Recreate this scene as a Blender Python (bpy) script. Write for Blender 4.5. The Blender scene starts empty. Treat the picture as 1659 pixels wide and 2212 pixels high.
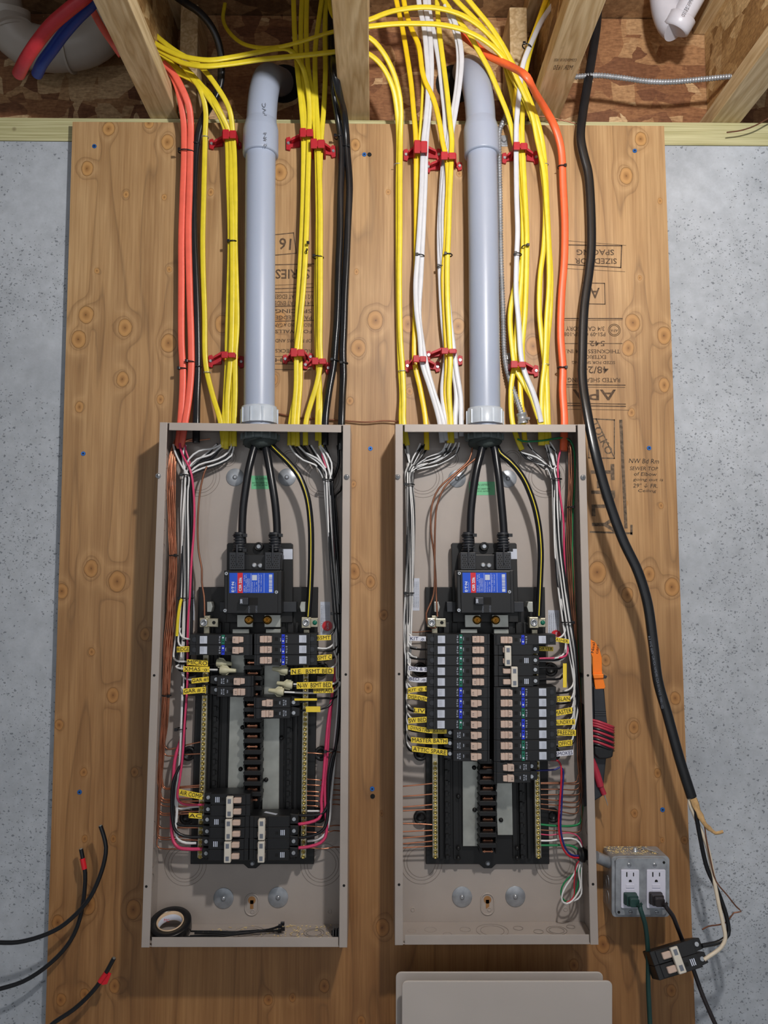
import bpy, bmesh, math, random
from mathutils import Vector, Matrix, Euler
random.seed(7)
SC = bpy.context.scene
COL = SC.collection
PI = math.pi
# ------------------------------------------------------------------ camera, light, world
F, W, H = 1725.0, 1659, 2212
D, ZC = 1.59, 1.45                     # camera distance from the plywood face, camera height
PITCH, YAW = math.radians(4.9), math.radians(0.7)
cam = bpy.data.cameras.new('camera'); camo = bpy.data.objects.new('camera', cam); COL.objects.link(camo)
camo.location = (0, -D, ZC); camo.rotation_euler = Euler((PI/2 + PITCH, 0, -YAW), 'XYZ')
cam.sensor_fit = 'VERTICAL'; cam.sensor_height = 24; cam.lens = 24*F/H; cam.clip_start = 0.02
SC.camera = camo
SC.view_settings.view_transform = 'Standard'; SC.view_settings.look = 'None'
SC.view_settings.exposure = 0.42; SC.view_settings.gamma = 1; SC.view_settings.use_curve_mapping = False
def lamp(name, kind, loc, power, col, size=0.1, rot=(0, 0, 0), sy=None):
    l = bpy.data.lights.new(name, kind); l.energy = power; l.color = col
    if kind == 'AREA':
        l.size = size
        if sy: l.shape = 'RECTANGLE'; l.size_y = sy
    else: l.shadow_soft_size = size
    o = bpy.data.objects.new(name, l); COL.objects.link(o); o.location = loc; o.rotation_euler = rot
    return o
lamp('ceiling_bulb', 'POINT', (0.34, -1.18, 2.28), 41, (1.0, 0.97, 0.94), 0.035)
lamp('far_bulb', 'POINT', (-1.3, -2.8, 2.2), 8, (0.93, 0.96, 1.0), 0.06)
lamp('room_fill', 'AREA', (0.5, -3.4, 1.3), 11, (0.93, 0.96, 1.0), 3.0, (math.radians(88), 0, 0), 2.2)  # broad fill added behind the camera, stands for no fixture
w = bpy.data.worlds.new('world'); SC.world = w; w.use_nodes = True
w.node_tree.nodes['Background'].inputs[0].default_value = (0.9, 0.95, 1.0, 1)
w.node_tree.nodes['Background'].inputs[1].default_value = 0.1

# ------------------------------------------------------------------ measuring: pixel of the photo + height above plywood -> place
def P(px, py, h=0.0):
    dx = (px - W/2)/F; dz = -(py - H/2)/F
    y = math.cos(PITCH) - dz*math.sin(PITCH); z = math.sin(PITCH) + dz*math.cos(PITCH)
    X = dx*math.cos(YAW) + y*math.sin(YAW); Y = -dx*math.sin(YAW) + y*math.cos(YAW)
    t = (D - h)/Y
    return Vector((X*t, -h, ZC + z*t))
def mpp(h): return (D - h)/F           # metres per pixel at a height
# ------------------------------------------------------------------ materials
def lin(c):
    return tuple(((v/255)/12.92 if v/255 <= 0.04045 else ((v/255 + 0.055)/1.055)**2.4) for v in c) + (1,)
MC = {}
class NT:
    def __init__(s, name):
        s.m = bpy.data.materials.new(name); s.m.use_nodes = True
        s.t = s.m.node_tree; s.b = s.t.nodes['Principled BSDF']
    def n(s, typ, props={}, **ins):
        nd = s.t.nodes.new(typ)
        for k, v in props.items(): setattr(nd, k, v)
        for k, v in ins.items():
            key = int(k[1:]) if k[0] == 'i' and k[1:].isdigit() else k.replace('_', ' ')
            s.put(nd.inputs[key], v)
        return nd
    def put(s, sock, v):
        if isinstance(v, bpy.types.NodeSocket): s.t.links.new(v, sock)
        else: sock.default_value = v
    def math(s, op, a, b=0.0, c=0.0, clamp=False):
        nd = s.t.nodes.new('ShaderNodeMath'); nd.operation = op; nd.use_clamp = clamp
        for i, v in enumerate((a, b, c)): s.put(nd.inputs[i], v)
        return nd.outputs[0]
    def pos(s, scale=(1, 1, 1), rot=(0, 0, 0), loc=(0, 0, 0)):
        g = s.n('ShaderNodeNewGeometry'); m = s.n('ShaderNodeMapping', {}, Vector=g.outputs['Position'])
        m.inputs['Scale'].default_value = scale; m.inputs['Rotation'].default_value = rot; m.inputs['Location'].default_value = loc
        return m.outputs[0]
    def noise(s, vec, scale, detail=3, rough=0.55, dist=0):
        return s.n('ShaderNodeTexNoise', {}, Vector=vec, Scale=scale, Detail=detail, Roughness=rough, Distortion=dist).outputs[0]
    def ramp(s, fac, stops, interp='LINEAR'):
        r = s.n('ShaderNodeValToRGB', {}, Fac=fac); e = r.color_ramp; e.interpolation = interp
        while len(e.elements) < len(stops): e.elements.new(0.5)
        for i, (p, c) in enumerate(stops): e.elements[i].position = p; e.elements[i].color = c if len(c) == 4 else lin(c)
        return r.outputs[0]
    def mix(s, f, a, b, mode='MIX'):
        nd = s.n('ShaderNodeMix', {'data_type': 'RGBA', 'blend_type': mode})
        s.put(nd.inputs[0], f); s.put(nd.inputs[6], a); s.put(nd.inputs[7], b)
        return nd.outputs[2]
    def bump(s, hgt, strength=0.3, dist=0.001):
        nd = s.n('ShaderNodeBump', {}, Height=hgt, Strength=strength, Distance=dist)
        s.t.links.new(nd.outputs[0], s.b.inputs['Normal'])
def plain(name, col, rough=0.45, metal=0.0, var=0.08, scale=60, coat=0, bump=0.0, stretch=(1, 1, 1)):
    if name in MC: return MC[name]
    k = NT(name); base = lin(col)
    n = k.noise(k.pos(stretch), scale, 3)
    lo = tuple(max(0, v*(1 - var*2)) for v in base[:3]) + (1,); hi = tuple(min(1, v*(1 + var*2)) for v in base[:3]) + (1,)
    k.put(k.b.inputs['Base Color'], k.ramp(n, [(0.25, lo), (0.75, hi)]))
    k.b.inputs['Roughness'].default_value = rough; k.b.inputs['Metallic'].default_value = metal
    if coat: k.b.inputs['Coat Weight'].default_value = coat
    if bump: k.bump(n, bump, 0.0005)
    MC[name] = k.m
    return k.m
yellow = plain('yellow_jacket', (224, 203, 44), 0.38, var=0.05)
yellow2 = plain('deep_yellow_jacket', (230, 196, 24), 0.36, var=0.05)
tagy = plain('yellow_tape', (238, 208, 60), 0.5, var=0.04)
tagw = plain('white_tape', (214, 216, 228), 0.5, var=0.03)
white = plain('white_insulation', (222, 222, 222), 0.35, var=0.03)
whitej = plain('white_jacket', (204, 206, 212), 0.4, var=0.03)
cream = plain('cream_insulation', (226, 212, 190), 0.4, var=0.03)
coral = plain('coral_jacket', (240, 104, 84), 0.45, var=0.04)
orange = plain('orange_jacket', (240, 104, 58), 0.4, var=0.04)
orangep = plain('orange_plastic', (250, 128, 20), 0.4, var=0.03)
pink = plain('pink_insulation', (206, 62, 104), 0.35, var=0.04)
redw = plain('red_insulation', (196, 30, 52), 0.4, var=0.04)
bluew = plain('blue_insulation', (36, 40, 120), 0.4, var=0.04)
green = plain('green_insulation', (14, 128, 74), 0.4, var=0.04)
dgreen = plain('dark_green_rubber', (28, 62, 58), 0.5, var=0.06)
black = plain('black_insulation', (22, 23, 27), 0.3, var=0.1)
blackj = plain('black_jacket', (26, 27, 30), 0.27, var=0.12, bump=0.15)
bplast = plain('black_breaker_plastic', (17, 18, 21), 0.45, var=0.1, scale=200)
bplast2 = plain('black_chassis_plastic', (11, 11, 13), 0.5, var=0.12, scale=90)
dgrey = plain('dark_grey_plastic', (40, 43, 49), 0.5, var=0.08)
copper = plain('bare_copper', (200, 136, 106), 0.28, 0.9, 0.12, 40)
copperd = plain('dull_copper', (144, 98, 76), 0.4, 0.7, 0.15, 30)
brass = plain('brass', (196, 146, 66), 0.28, 0.9, 0.08)
ysteel = plain('yellow_zinc_screw', (172, 154, 90), 0.3, 0.85, 0.15)
steel = plain('zinc_steel', (176, 180, 186), 0.3, 0.6, 0.12)
galv = plain('galvanized_steel', (158, 162, 168), 0.36, 0.4, 0.16, 45, bump=0.1)
alu = plain('aluminium_bus', (170, 172, 166), 0.42, 0.6, 0.12, 25)
barm = plain('neutral_bar_metal', (176, 170, 150), 0.38, 0.7, 0.12)
taupe = plain('taupe_enamel', (168, 158, 151), 0.36, 0.0, 0.03, 12, coat=0.15)
taupe2 = plain('taupe_cover_enamel', (184, 176, 170), 0.4, 0.0, 0.03, 5)
knock = plain('taupe_pressed_line', (142, 132, 125), 0.4, 0.0, 0.05)
redc = plain('red_clip_plastic', (176, 18, 34), 0.55, var=0.05)
pvc = plain('grey_pvc', (162, 172, 192), 0.36, var=0.04, scale=9, stretch=(1, 1, 0.3))
pvcl = plain('light_grey_pvc', (184, 194, 206), 0.32, var=0.04)
pvcw = plain('white_pvc', (200, 200, 210), 0.35, var=0.02)
pvct = plain('aged_white_pvc', (176, 166, 156), 0.4, var=0.06, scale=10)
putty = plain('grey_duct_putty', (62, 70, 68), 0.75, var=0.12, scale=50, bump=0.4)
bush = plain('grey_bushing', (100, 110, 110), 0.5, var=0.06)
leadr = plain('dull_red_lead', (170, 44, 64), 0.45, var=0.04)
pexr = plain('red_tubing', (196, 50, 58), 0.4, var=0.05)
pexb = plain('blue_tubing', (26, 60, 150), 0.4, var=0.05)
tan = plain('tan_toggle', (200, 176, 162), 0.45, var=0.03)
creamp = plain('cream_handle_tie', (212, 206, 194), 0.45, var=0.03)
nutm = plain('cream_wire_nut', (196, 192, 162), 0.45, var=0.03)
sticker = plain('white_sticker', (196, 202, 216), 0.5, var=0.03)
stickg = plain('green_sticker', (110, 190, 140), 0.5, var=0.03)
blueL = plain('blue_label', (20, 78, 200), 0.4, var=0.03)
blueB = plain('blue_button', (16, 50, 205), 0.35, var=0.03)
greenB = plain('green_button', (0, 104, 82), 0.35, var=0.03)
redL = plain('red_label', (206, 34, 48), 0.4, var=0.03)
redT = plain('red_tape', (214, 30, 44), 0.4, var=0.03)
ink = plain('black_ink', (20, 17, 18), 0.7, var=0.05)
inkb = plain('navy_ink', (24, 22, 70), 0.7, var=0.05)
stampi = plain('worn_stamp_ink', (88, 68, 50), 0.8, var=0.35, scale=120)
stampw = plain('worn_black_stamp', (98, 82, 66), 0.8, var=0.4, scale=160)
whitei = plain('white_print', (214, 222, 240), 0.5, var=0.02)
greyi = plain('grey_print', (110, 116, 128), 0.5, var=0.05)
recp = plain('white_receptacle_plastic', (216, 216, 232), 0.3, var=0.02)
darkh = plain('dark_opening', (8, 8, 9), 0.8, var=0.1)
paper = plain('kraft_paper', (196, 158, 108), 0.8, var=0.15, scale=80, bump=0.3)
chip = plain('wood_chip', (220, 196, 140), 0.8, var=0.1)
bluesc = plain('blue_screw_coating', (50, 110, 190), 0.35, 0.5, 0.05)
corkc = plain('cardboard_core', (206, 180, 150), 0.7, var=0.05)
# --- plywood with knots at the places the board has them: (x px, y px, radius px)
KN = [(235,278,18),(362,307,20),(322,266,14),(188,364,19),(271,420,9),(355,426,8),(209,585,7),(365,582,8),(186,680,22),(170,733,22),
 (270,708,22),(364,741,23),(265,819,19),(346,863,12),(171,879,14),(197,1228,21),(253,1256,25),(133,1277,18),(313,1370,15),(244,1502,18),
 (198,1408,9),(128,1566,12),(180,1668,10),(290,1668,11),(288,1965,22),(183,1812,9),(245,1812,9),(125,1993,17),(190,1955,22),(183,2148,13),
 (248,2130,16),(132,2160,14),(604,372,22),(768,313,16),(811,692,24),(774,752,22),(771,587,8),(757,866,10),(764,1046,8),(765,1234,19),
 (799,1257,15),(829,1329,12),(796,1486,13),(825,1757,7),(826,2004,20),(780,2206,12),(455,415,10),(480,700,22),(840,415,7),(882,700,22),
 (993,375,9),(990,705,20),(1152,748,24),(885,845,10),(1178,434,6),(1353,380,22),(1384,300,18),(1425,434,8),(1381,600,7),(1367,697,22),
 (1435,725,22),(1357,752,20),(1435,832,18),(1363,891,11),(1352,1087,6),(1428,1092,8),(1290,1236,26),(1402,1240,18),(1355,1285,18),
 (1451,1268,22),(1309,1426,14),(1459,1508,15),(1369,1571,15),(1420,1670,11),(1370,1757,10),(1430,1815,6),(1479,1815,9),(1303,2040,20),
 (1450,2140,14),(700,2130,15),(632,2155,10),(580,2160,12),(1240,2085,14),(604,690,20),(592,820,14),(655,560,9)]
def plywood():
    k = NT('fir_plywood')
    g = k.n('ShaderNodeNewGeometry').outputs['Position']
    sx = k.n('ShaderNodeSeparateXYZ', {}, i0=g)
    wob = k.math('MULTIPLY_ADD', k.noise(k.pos((1, 1, 0.5)), 45, 3), 0.010, -0.005)
    px = k.math('ADD', sx.outputs[0], wob); pz = k.math('MULTIPLY', sx.outputs[2], 0.78)
    v = k.n('ShaderNodeCombineXYZ', {}, i0=px, i1=0.0, i2=pz).outputs[0]
    acc = None; core = None
    for (a, b, r) in KN:
        c = P(a, b, 0); R = r*mpp(0)*0.78
        d = k.n('ShaderNodeVectorMath', {'operation': 'DISTANCE'}, i0=v, i1=(c.x, 0, c.z*0.78)).outputs['Value']
        s = k.math('MULTIPLY', d, 1.0/R)
        core = s if core is None else k.math('MINIMUM', core, s)
        e = k.math('POWER', 0.52, k.math('MULTIPLY', s, s))
        acc = k.math('MULTIPLY', e, 2.7*R/0.018) if acc is None else k.math('MULTIPLY_ADD', e, 2.7*R/0.018, acc)
    # growth lines: broad flat-sawn figure that bends round the knots
    base = k.noise(k.pos((6.5, 1, 0.62)), 1.0, 2, 0.5)
    field = k.math('ADD', k.math('MULTIPLY', base, 8.5), acc)
    lines = k.math('FRACT', field)
    fine = k.noise(k.pos((260, 60, 7)), 1.0, 3, 0.6)
    fine2 = k.noise(k.pos((90, 1, 2.2)), 1.0, 2, 0.6)
    blot = k.noise(k.pos((5, 1, 2.5)), 1.0, 3)
    col = k.ramp(blot, [(0.3, (180, 146, 103)), (0.7, (208, 174, 128))])
    ln = k.ramp(lines, [(0.0, (146, 122, 94)), (0.05, (196, 174, 144)), (0.45, (255, 250, 244)), (0.93, (238, 224, 204)), (1.0, (150, 126, 98))])
    col = k.mix(0.5, col, ln, 'MULTIPLY')
    col = k.mix(0.42, col, k.ramp(fine, [(0.3, (178, 154, 128)), (0.65, (255, 255, 255))]), 'MULTIPLY')
    col = k.mix(0.26, col, k.ramp(fine2, [(0.35, (194, 172, 146)), (0.6, (255, 255, 255))]), 'MULTIPLY')
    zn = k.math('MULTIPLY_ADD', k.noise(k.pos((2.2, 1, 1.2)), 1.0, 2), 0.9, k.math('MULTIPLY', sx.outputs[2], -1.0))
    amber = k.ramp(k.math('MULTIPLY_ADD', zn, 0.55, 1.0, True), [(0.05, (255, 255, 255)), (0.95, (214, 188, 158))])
    kc = k.ramp(core, [(0.0, (84, 54, 26)), (0.1, (150, 106, 58)), (0.6, (190, 144, 88)), (0.82, (180, 136, 82)), (0.93, (124, 88, 50)), (1.0, (200, 162, 112))])
    km = k.ramp(core, [(0.92, (255, 255, 255)), (1.0, (0, 0, 0))])
    col = k.mix(km, col, kc)
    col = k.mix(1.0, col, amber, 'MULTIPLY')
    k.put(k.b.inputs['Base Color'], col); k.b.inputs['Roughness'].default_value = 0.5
    hgt = k.math('ADD', k.math('MULTIPLY', fine, 0.5), k.math('MULTIPLY', lines, 0.5))
    k.bump(hgt, 0.22, 0.001)
    return k.m
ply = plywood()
def concrete():
    k = NT('cast_concrete'); p = k.pos()
    a = k.noise(p, 3.0, 5, 0.6); b = k.noise(p, 40, 4, 0.7); z = k.n('ShaderNodeSeparateXYZ', {}, i0=p).outputs[2]
    col = k.ramp(a, [(0.3, (166, 172, 180)), (0.7, (196, 202, 210))])
    col = k.mix(0.35, col, k.ramp(b, [(0.3, (178, 178, 178)), (0.7, (255, 255, 255))]), 'MULTIPLY')
    pits = None
    dens = k.math('SUBTRACT', k.noise(k.pos(loc=(3, 1, 4)), 5.0, 2), k.math('MULTIPLY', z, 0.10))
    for sc, th in ((110, 0.24), (210, 0.26), (55, 0.13)):
        wv = k.n('ShaderNodeVectorMath', {'operation': 'ADD'}, i0=k.pos((1, 1, 1.3)), i1=k.n('ShaderNodeVectorMath', {'operation': 'SCALE'}, i0=k.n('ShaderNodeTexNoise', {}, Vector=p, Scale=120).outputs['Color'], Scale=0.012).outputs[0]).outputs[0]
        vo = k.n('ShaderNodeTexVoronoi', {}, Vector=wv, Scale=sc)
        rnd = k.n('ShaderNodeSeparateColor', {}, i0=vo.outputs['Color']).outputs[0]
        on = k.math('LESS_THAN', rnd, k.math('MULTIPLY_ADD', dens, 1.9, -0.28, True))
        m = k.math('MULTIPLY', k.math('LESS_THAN', vo.outputs['Distance'], th), on)
        pits = m if pits is None else k.math('MAXIMUM', pits, m)
    col = k.mix(k.math('MULTIPLY', pits, 0.6), col, lin((70, 76, 84)))
    k.put(k.b.inputs['Base Color'], col); k.b.inputs['Roughness'].default_value = 0.75
    k.bump(k.math('SUBTRACT', k.math('MULTIPLY', b, 0.3), pits), 0.5, 0.002)
    return k.m
conc = concrete()
def osb(name, tint, ax=0):
    k = NT(name)
    def layer(rot, st, sc, off):
        p = k.pos(st, rot, (off, off*2, off*3))
        wv = k.n('ShaderNodeVectorMath', {'operation': 'ADD'}, i0=p, i1=k.n('ShaderNodeVectorMath', {'operation': 'SCALE'}, i0=k.n('ShaderNodeTexNoise', {}, Vector=p, Scale=9.0, Detail=4.0).outputs['Color'], Scale=0.05).outputs[0]).outputs[0]
        v = k.n('ShaderNodeTexVoronoi', {'feature': 'F1'}, Vector=wv, Scale=sc)
        return k.n('ShaderNodeSeparateColor', {}, i0=v.outputs['Color'])
    a = layer((0.2, 0.5, 0.3), (1, 1, 2.6), 8, 1.0); b = layer((0.3, -0.9, 0.5), (2.8, 2.0, 1), 8, 5.0); c = layer((0.9, 0.2, -0.6), (1.2, 3.0, 3.2), 11, 9.0)
    sel = k.math('GREATER_THAN', a.outputs[1], 0.5); sel2 = k.math('GREATER_THAN', b.outputs[1], 0.6)
    v = k.n('ShaderNodeMix', {'data_type': 'FLOAT'}); k.put(v.inputs[0], sel); k.put(v.inputs[2], a.outputs[0]); k.put(v.inputs[3], b.outputs[0])
    v2 = k.n('ShaderNodeMix', {'data_type': 'FLOAT'}); k.put(v2.inputs[0], sel2); k.put(v2.inputs[2], v.outputs[0]); k.put(v2.inputs[3], c.outputs[0])
    col = k.ramp(v2.outputs[0], tint)
    fib = k.noise(k.pos((60, 60, 300), (0.2, 0.35, 0.3)), 1.0, 3)
    fib2 = k.noise(k.pos(), 130, 3)
    col = k.mix(0.5, col, k.ramp(fib, [(0.3, (150, 120, 95)), (0.6, (255, 255, 255))]), 'MULTIPLY')
    col = k.mix(0.3, col, k.ramp(fib2, [(0.35, (130, 100, 80)), (0.6, (255, 255, 255))]), 'MULTIPLY')
    k.put(k.b.inputs['Base Color'], col); k.b.inputs['Roughness'].default_value = 0.6
    k.bump(k.math('ADD', v2.outputs[0], k.math('MULTIPLY', fib, 0.4)), 0.3, 0.001)
    return k.m
osb_rim = osb('reddish_strand_board', [(0.0, (126, 82, 55)), (0.45, (160, 112, 74)), (0.75, (190, 148, 104)), (1.0, (222, 190, 146))])
osb_web = osb('pale_strand_board', [(0.0, (140, 104, 60)), (0.4, (190, 152, 98)), (1.0, (224, 194, 142))])
osb_dk = osb('subfloor_strand_board', [(0.0, (110, 82, 56)), (0.5, (150, 118, 84)), (1.0, (186, 152, 112))])
def pine(name, c1, c2, st):
    k = NT(name)
    n = k.noise(k.pos(tuple(st)), 1.0, 3, 0.5, 0.3)
    r = k.math('FRACT', k.math('MULTIPLY', n, 7.0)); f = k.noise(k.pos(tuple(s*6 for s in st)), 1.0, 3)
    col = k.ramp(r, [(0.0, c1), (0.6, c2), (1.0, c1)])
    col = k.mix(0.35, col, k.ramp(f, [(0.3, (170, 150, 120)), (0.7, (255, 255, 255))]), 'MULTIPLY')
    vo = k.n('ShaderNodeTexVoronoi', {}, Vector=k.pos((7, 5, 7)), Scale=1.6)
    kn = k.ramp(vo.outputs['Distance'], [(0.05, (120, 82, 48)), (0.085, (255, 255, 255))])
    col = k.mix(0.55, col, kn, 'MULTIPLY')
    k.put(k.b.inputs['Base Color'], col); k.b.inputs['Roughness'].default_value = 0.6
    k.bump(f, 0.2, 0.001)
    return k.m
pine_j = pine('spruce_lumber', (192, 164, 120), (222, 200, 160), (26, 2.5, 26))
pine_t = pine('treated_green_lumber', (176, 172, 124), (208, 204, 160), (1.2, 90, 130))

# ------------------------------------------------------------------ mesh helpers
WL = {}
class MB:
    def __init__(s): s.v = []; s.f = []; s.mi = []; s.cur = 0; s.sm = []
    def add(s, vs, fs, sm=False):
        o = len(s.v); s.v += [Vector(q) for q in vs]; s.f += [tuple(i + o for i in q) for q in fs]
        s.mi += [s.cur]*len(fs); s.sm += [sm]*len(fs)
        return s
    def box(s, a, b):
        x0, x1 = sorted((a[0], b[0])); y0, y1 = sorted((a[1], b[1])); z0, z1 = sorted((a[2], b[2]))
        return s.add([(x0,y0,z0),(x1,y0,z0),(x1,y1,z0),(x0,y1,z0),(x0,y0,z1),(x1,y0,z1),(x1,y1,z1),(x0,y1,z1)],
                     [(0,3,2,1),(4,5,6,7),(0,1,5,4),(1,2,6,5),(2,3,7,6),(3,0,4,7)])
    def prism(s, pts, h0, h1, sm=False):
        "outline in the wall's plane (x,z), extruded between two heights above the plywood"
        n = len(pts); ar = sum(pts[i][0]*pts[(i+1) % n][1] - pts[(i+1) % n][0]*pts[i][1] for i in range(n))
        if ar < 0: pts = pts[::-1]
        lo, hi = min(h0, h1), max(h0, h1)
        vs = [(x, -hi, z) for x, z in pts] + [(x, -lo, z) for x, z in pts]
        return s.add(vs, [tuple(range(n)), tuple(range(2*n - 1, n - 1, -1))] + [(i + n, (i+1) % n + n, (i+1) % n, i) for i in range(n)], sm)
    def pbox(s, x0, y0, x1, y1, h0, h1):
        "box whose front outline covers these photo pixels at height h1"
        q = [P(x0, y0, h1), P(x1, y0, h1), P(x1, y1, h1), P(x0, y1, h1)]
        return s.prism([(a.x, a.z) for a in q], h0, h1)
    def ppoly(s, pts, h0, h1):
        return s.prism([(P(a, b, h1).x, P(a, b, h1).z) for a, b in pts], h0, h1)
    def cyl(s, a, b, r0, r1=None, n=20, cap=True):
        a = Vector(a); b = Vector(b); r1 = r0 if r1 is None else r1
        return s.lathe(a, b - a, [(0, r0), (1, r1)], n, cap)
    def lathe(s, a, ax, prof, n=20, cap=True):
        a = Vector(a); ax = Vector(ax); t = ax.normalized()
        u = t.cross(Vector((0, 0, 1)) if abs(t.z) < 0.9 else Vector((1, 0, 0))).normalized(); v = t.cross(u)
        vs = []; fs = []
        for (p, r) in prof:
            for i in range(n):
                an = 2*PI*i/n; vs.append(a + ax*p + (u*math.cos(an) + v*math.sin(an))*r)
        for j in range(len(prof) - 1):
            for i in range(n):
                k = (i+1) % n; fs.append((j*n + i, j*n + k, (j+1)*n + k, (j+1)*n + i))
        s.add(vs, fs, True)
        if cap: s.add(vs[:n], [tuple(range(n - 1, -1, -1))]); s.add(vs[-n:], [tuple(range(n))])
        return s
    def disc(s, c, r, h0, h1, n=24):
        return s.cyl((c.x, -h0, c.z), (c.x, -h1, c.z), r, r, n)
    def ring(s, c, R, r, h, n=32, m=6, sx=1.0):
        pts = [Vector((c.x + R*sx*math.cos(2*PI*i/n), -h, c.z + R*math.sin(2*PI*i/n))) for i in range(n)]
        return s.tube(pts, r, r, m, closed=True)
    def tube(s, pts, w, t=None, n=10, closed=False, tw=None, cap=True, flat=False):
        "swept tube; w,t = half width and half thickness; flat cables get a rounded flat section with a faint middle groove"
        t = w if t is None else t; N = len(pts); vs = []; fs = []
        prev = None
        for i, p in enumerate(pts):
            if closed: T = (pts[(i+1) % N] - pts[i - 1])
            else: T = pts[min(i+1, N-1)] - pts[max(i-1, 0)]
            T = T.normalized() if T.length > 1e-9 else Vector((0, 0, 1))
            if flat or w != t:
                nrm = Vector((0, -1, 0)); nrm = nrm - T*nrm.dot(T)
                if nrm.length < 0.15: nrm = prev if prev else Vector((1, 0, 0))
                nrm = nrm.normalized(); side = T.cross(nrm).normalized()
                if tw:
                    a = tw*math.sin(i*1.0*PI/N*2) if not callable(tw) else tw(i/(N-1))
                    side, nrm = side*math.cos(a) + nrm*math.sin(a), nrm*math.cos(a) - side*math.sin(a)
                prev = nrm
            else:
                if prev is None: side = T.cross(Vector((0, 1, 0.01))).normalized()
                else: side = (prev - T*prev.dot(T)).normalized()
                prev = side; nrm = T.cross(side)
            ww = w(i/(N-1)) if callable(w) else w; tt = t(i/(N-1)) if callable(t) else t
            for k in range(n):
                an = 2*PI*k/n; ca, sa = math.cos(an), math.sin(an)
                if flat:
                    x = math.copysign(abs(ca)**0.6, ca); y = math.copysign(abs(sa)**0.75, sa)*(1 - 0.28*math.exp(-(x*x)/0.03))
                else: x, y = ca, sa
                vs.append(p + side*(ww*x) + nrm*(tt*y))
        M_ = N if closed else N - 1
        for i in range(M_):
            j = (i+1) % N
            for k in range(n):
                l = (k+1) % n; fs.append((i*n + k, j*n + k, j*n + l, i*n + l))
        s.add(vs, fs, True)
        if cap and not closed:
            s.add(vs[:n], [tuple(range(n - 1, -1, -1))][::1]); s.add(vs[-n:], [tuple(range(n))])
        return s
    def build(s, name, mat, parent=None, bevel=0, seg=2, sub=0):
        me = bpy.data.meshes.new(name)
        xs = [q.x for q in s.v]; ys = [q.y for q in s.v]; zs = [q.z for q in s.v]
        c = Vector(((min(xs)+max(xs))/2, (min(ys)+max(ys))/2, min(zs)))
        me.from_pydata([q - c for q in s.v], [], s.f)
        for m in (mat if isinstance(mat, (list, tuple)) else [mat]): me.materials.append(m)
        me.polygons.foreach_set('material_index', s.mi); me.polygons.foreach_set('use_smooth', s.sm)
        if s.closed_fix if hasattr(s, 'closed_fix') else True:
            bm = bmesh.new(); bm.from_mesh(me); bmesh.ops.recalc_face_normals(bm, faces=bm.faces); bm.to_mesh(me); bm.free()
        me.update()
        o = bpy.data.objects.new(name, me); COL.objects.link(o)
        WL[o.name] = c
        if parent: o.parent = parent; o.location = c - WL[parent.name]
        else: o.location = c
        if bevel:
            b = o.modifiers.new('bevel', 'BEVEL'); b.width = bevel; b.segments = seg; b.limit_method = 'ANGLE'; b.angle_limit = 0.6
        return o
def tag(o, label, cat=None, group=None, kind=None):
    if label: o['label'] = label
    if cat: o['category'] = cat
    if group: o['group'] = group
    if kind: o['kind'] = kind
    return o
def thing(name, loc, label, cat, group=None):
    o = bpy.data.objects.new(name, None); COL.objects.link(o); o.location = loc; o.empty_display_size = 0.02
    WL[o.name] = Vector(loc)
    return tag(o, label, cat, group)
def copy_tree(o, parent=None):
    c = o.copy(); COL.objects.link(c); WL[c.name] = WL.get(o.name, Vector())
    if parent: c.parent = parent
    for ch in list(o.children): copy_tree(ch, c)
    return c
def path(spec, h=0.03):
    "'x y [mm], x y ...' photo pixels, height above plywood in mm carried forward"
    if isinstance(spec, list): return spec
    out = []
    for q in spec.split(','):
        a = [float(v) for v in q.split()]
        if len(a) > 2: h = a[2]/1000
        out.append((a[0], a[1], h))
    # heights given only at some points are blended along the list
    return out
def spath(spec, h=0.03, step=0.012):
    a = path(spec, h); pts = [P(*q) for q in a]; return smooth(pts, step)
def smooth(pts, step=0.012):
    if len(pts) < 3:
        return [pts[0].lerp(pts[-1], i/4) for i in range(5)]
    out = []; q = [pts[0]*2 - pts[1]] + pts + [pts[-1]*2 - pts[-2]]
    for i in range(1, len(q) - 2):
        p0, p1, p2, p3 = q[i-1], q[i], q[i+1], q[i+2]
        n = max(2, min(14, int((p2 - p1).length/step) + 1))
        d1 = max((p1-p0).length, 1e-6)**0.5; d2 = max((p2-p1).length, 1e-6)**0.5; d3 = max((p3-p2).length, 1e-6)**0.5
        m1 = ((p1-p0)/d1 - (p2-p0)/(d1+d2) + (p2-p1)/d2)*d2; m2 = ((p2-p1)/d2 - (p3-p1)/(d2+d3) + (p3-p2)/d3)*d2
        for k in range(n):
            t = k/n; t2 = t*t; t3 = t2*t
            out.append(p1*(2*t3-3*t2+1) + m1*(t3-2*t2+t) + p2*(-2*t3+3*t2) + m2*(t3-t2))
    out.append(pts[-1]); return out
TC = {}
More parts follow.
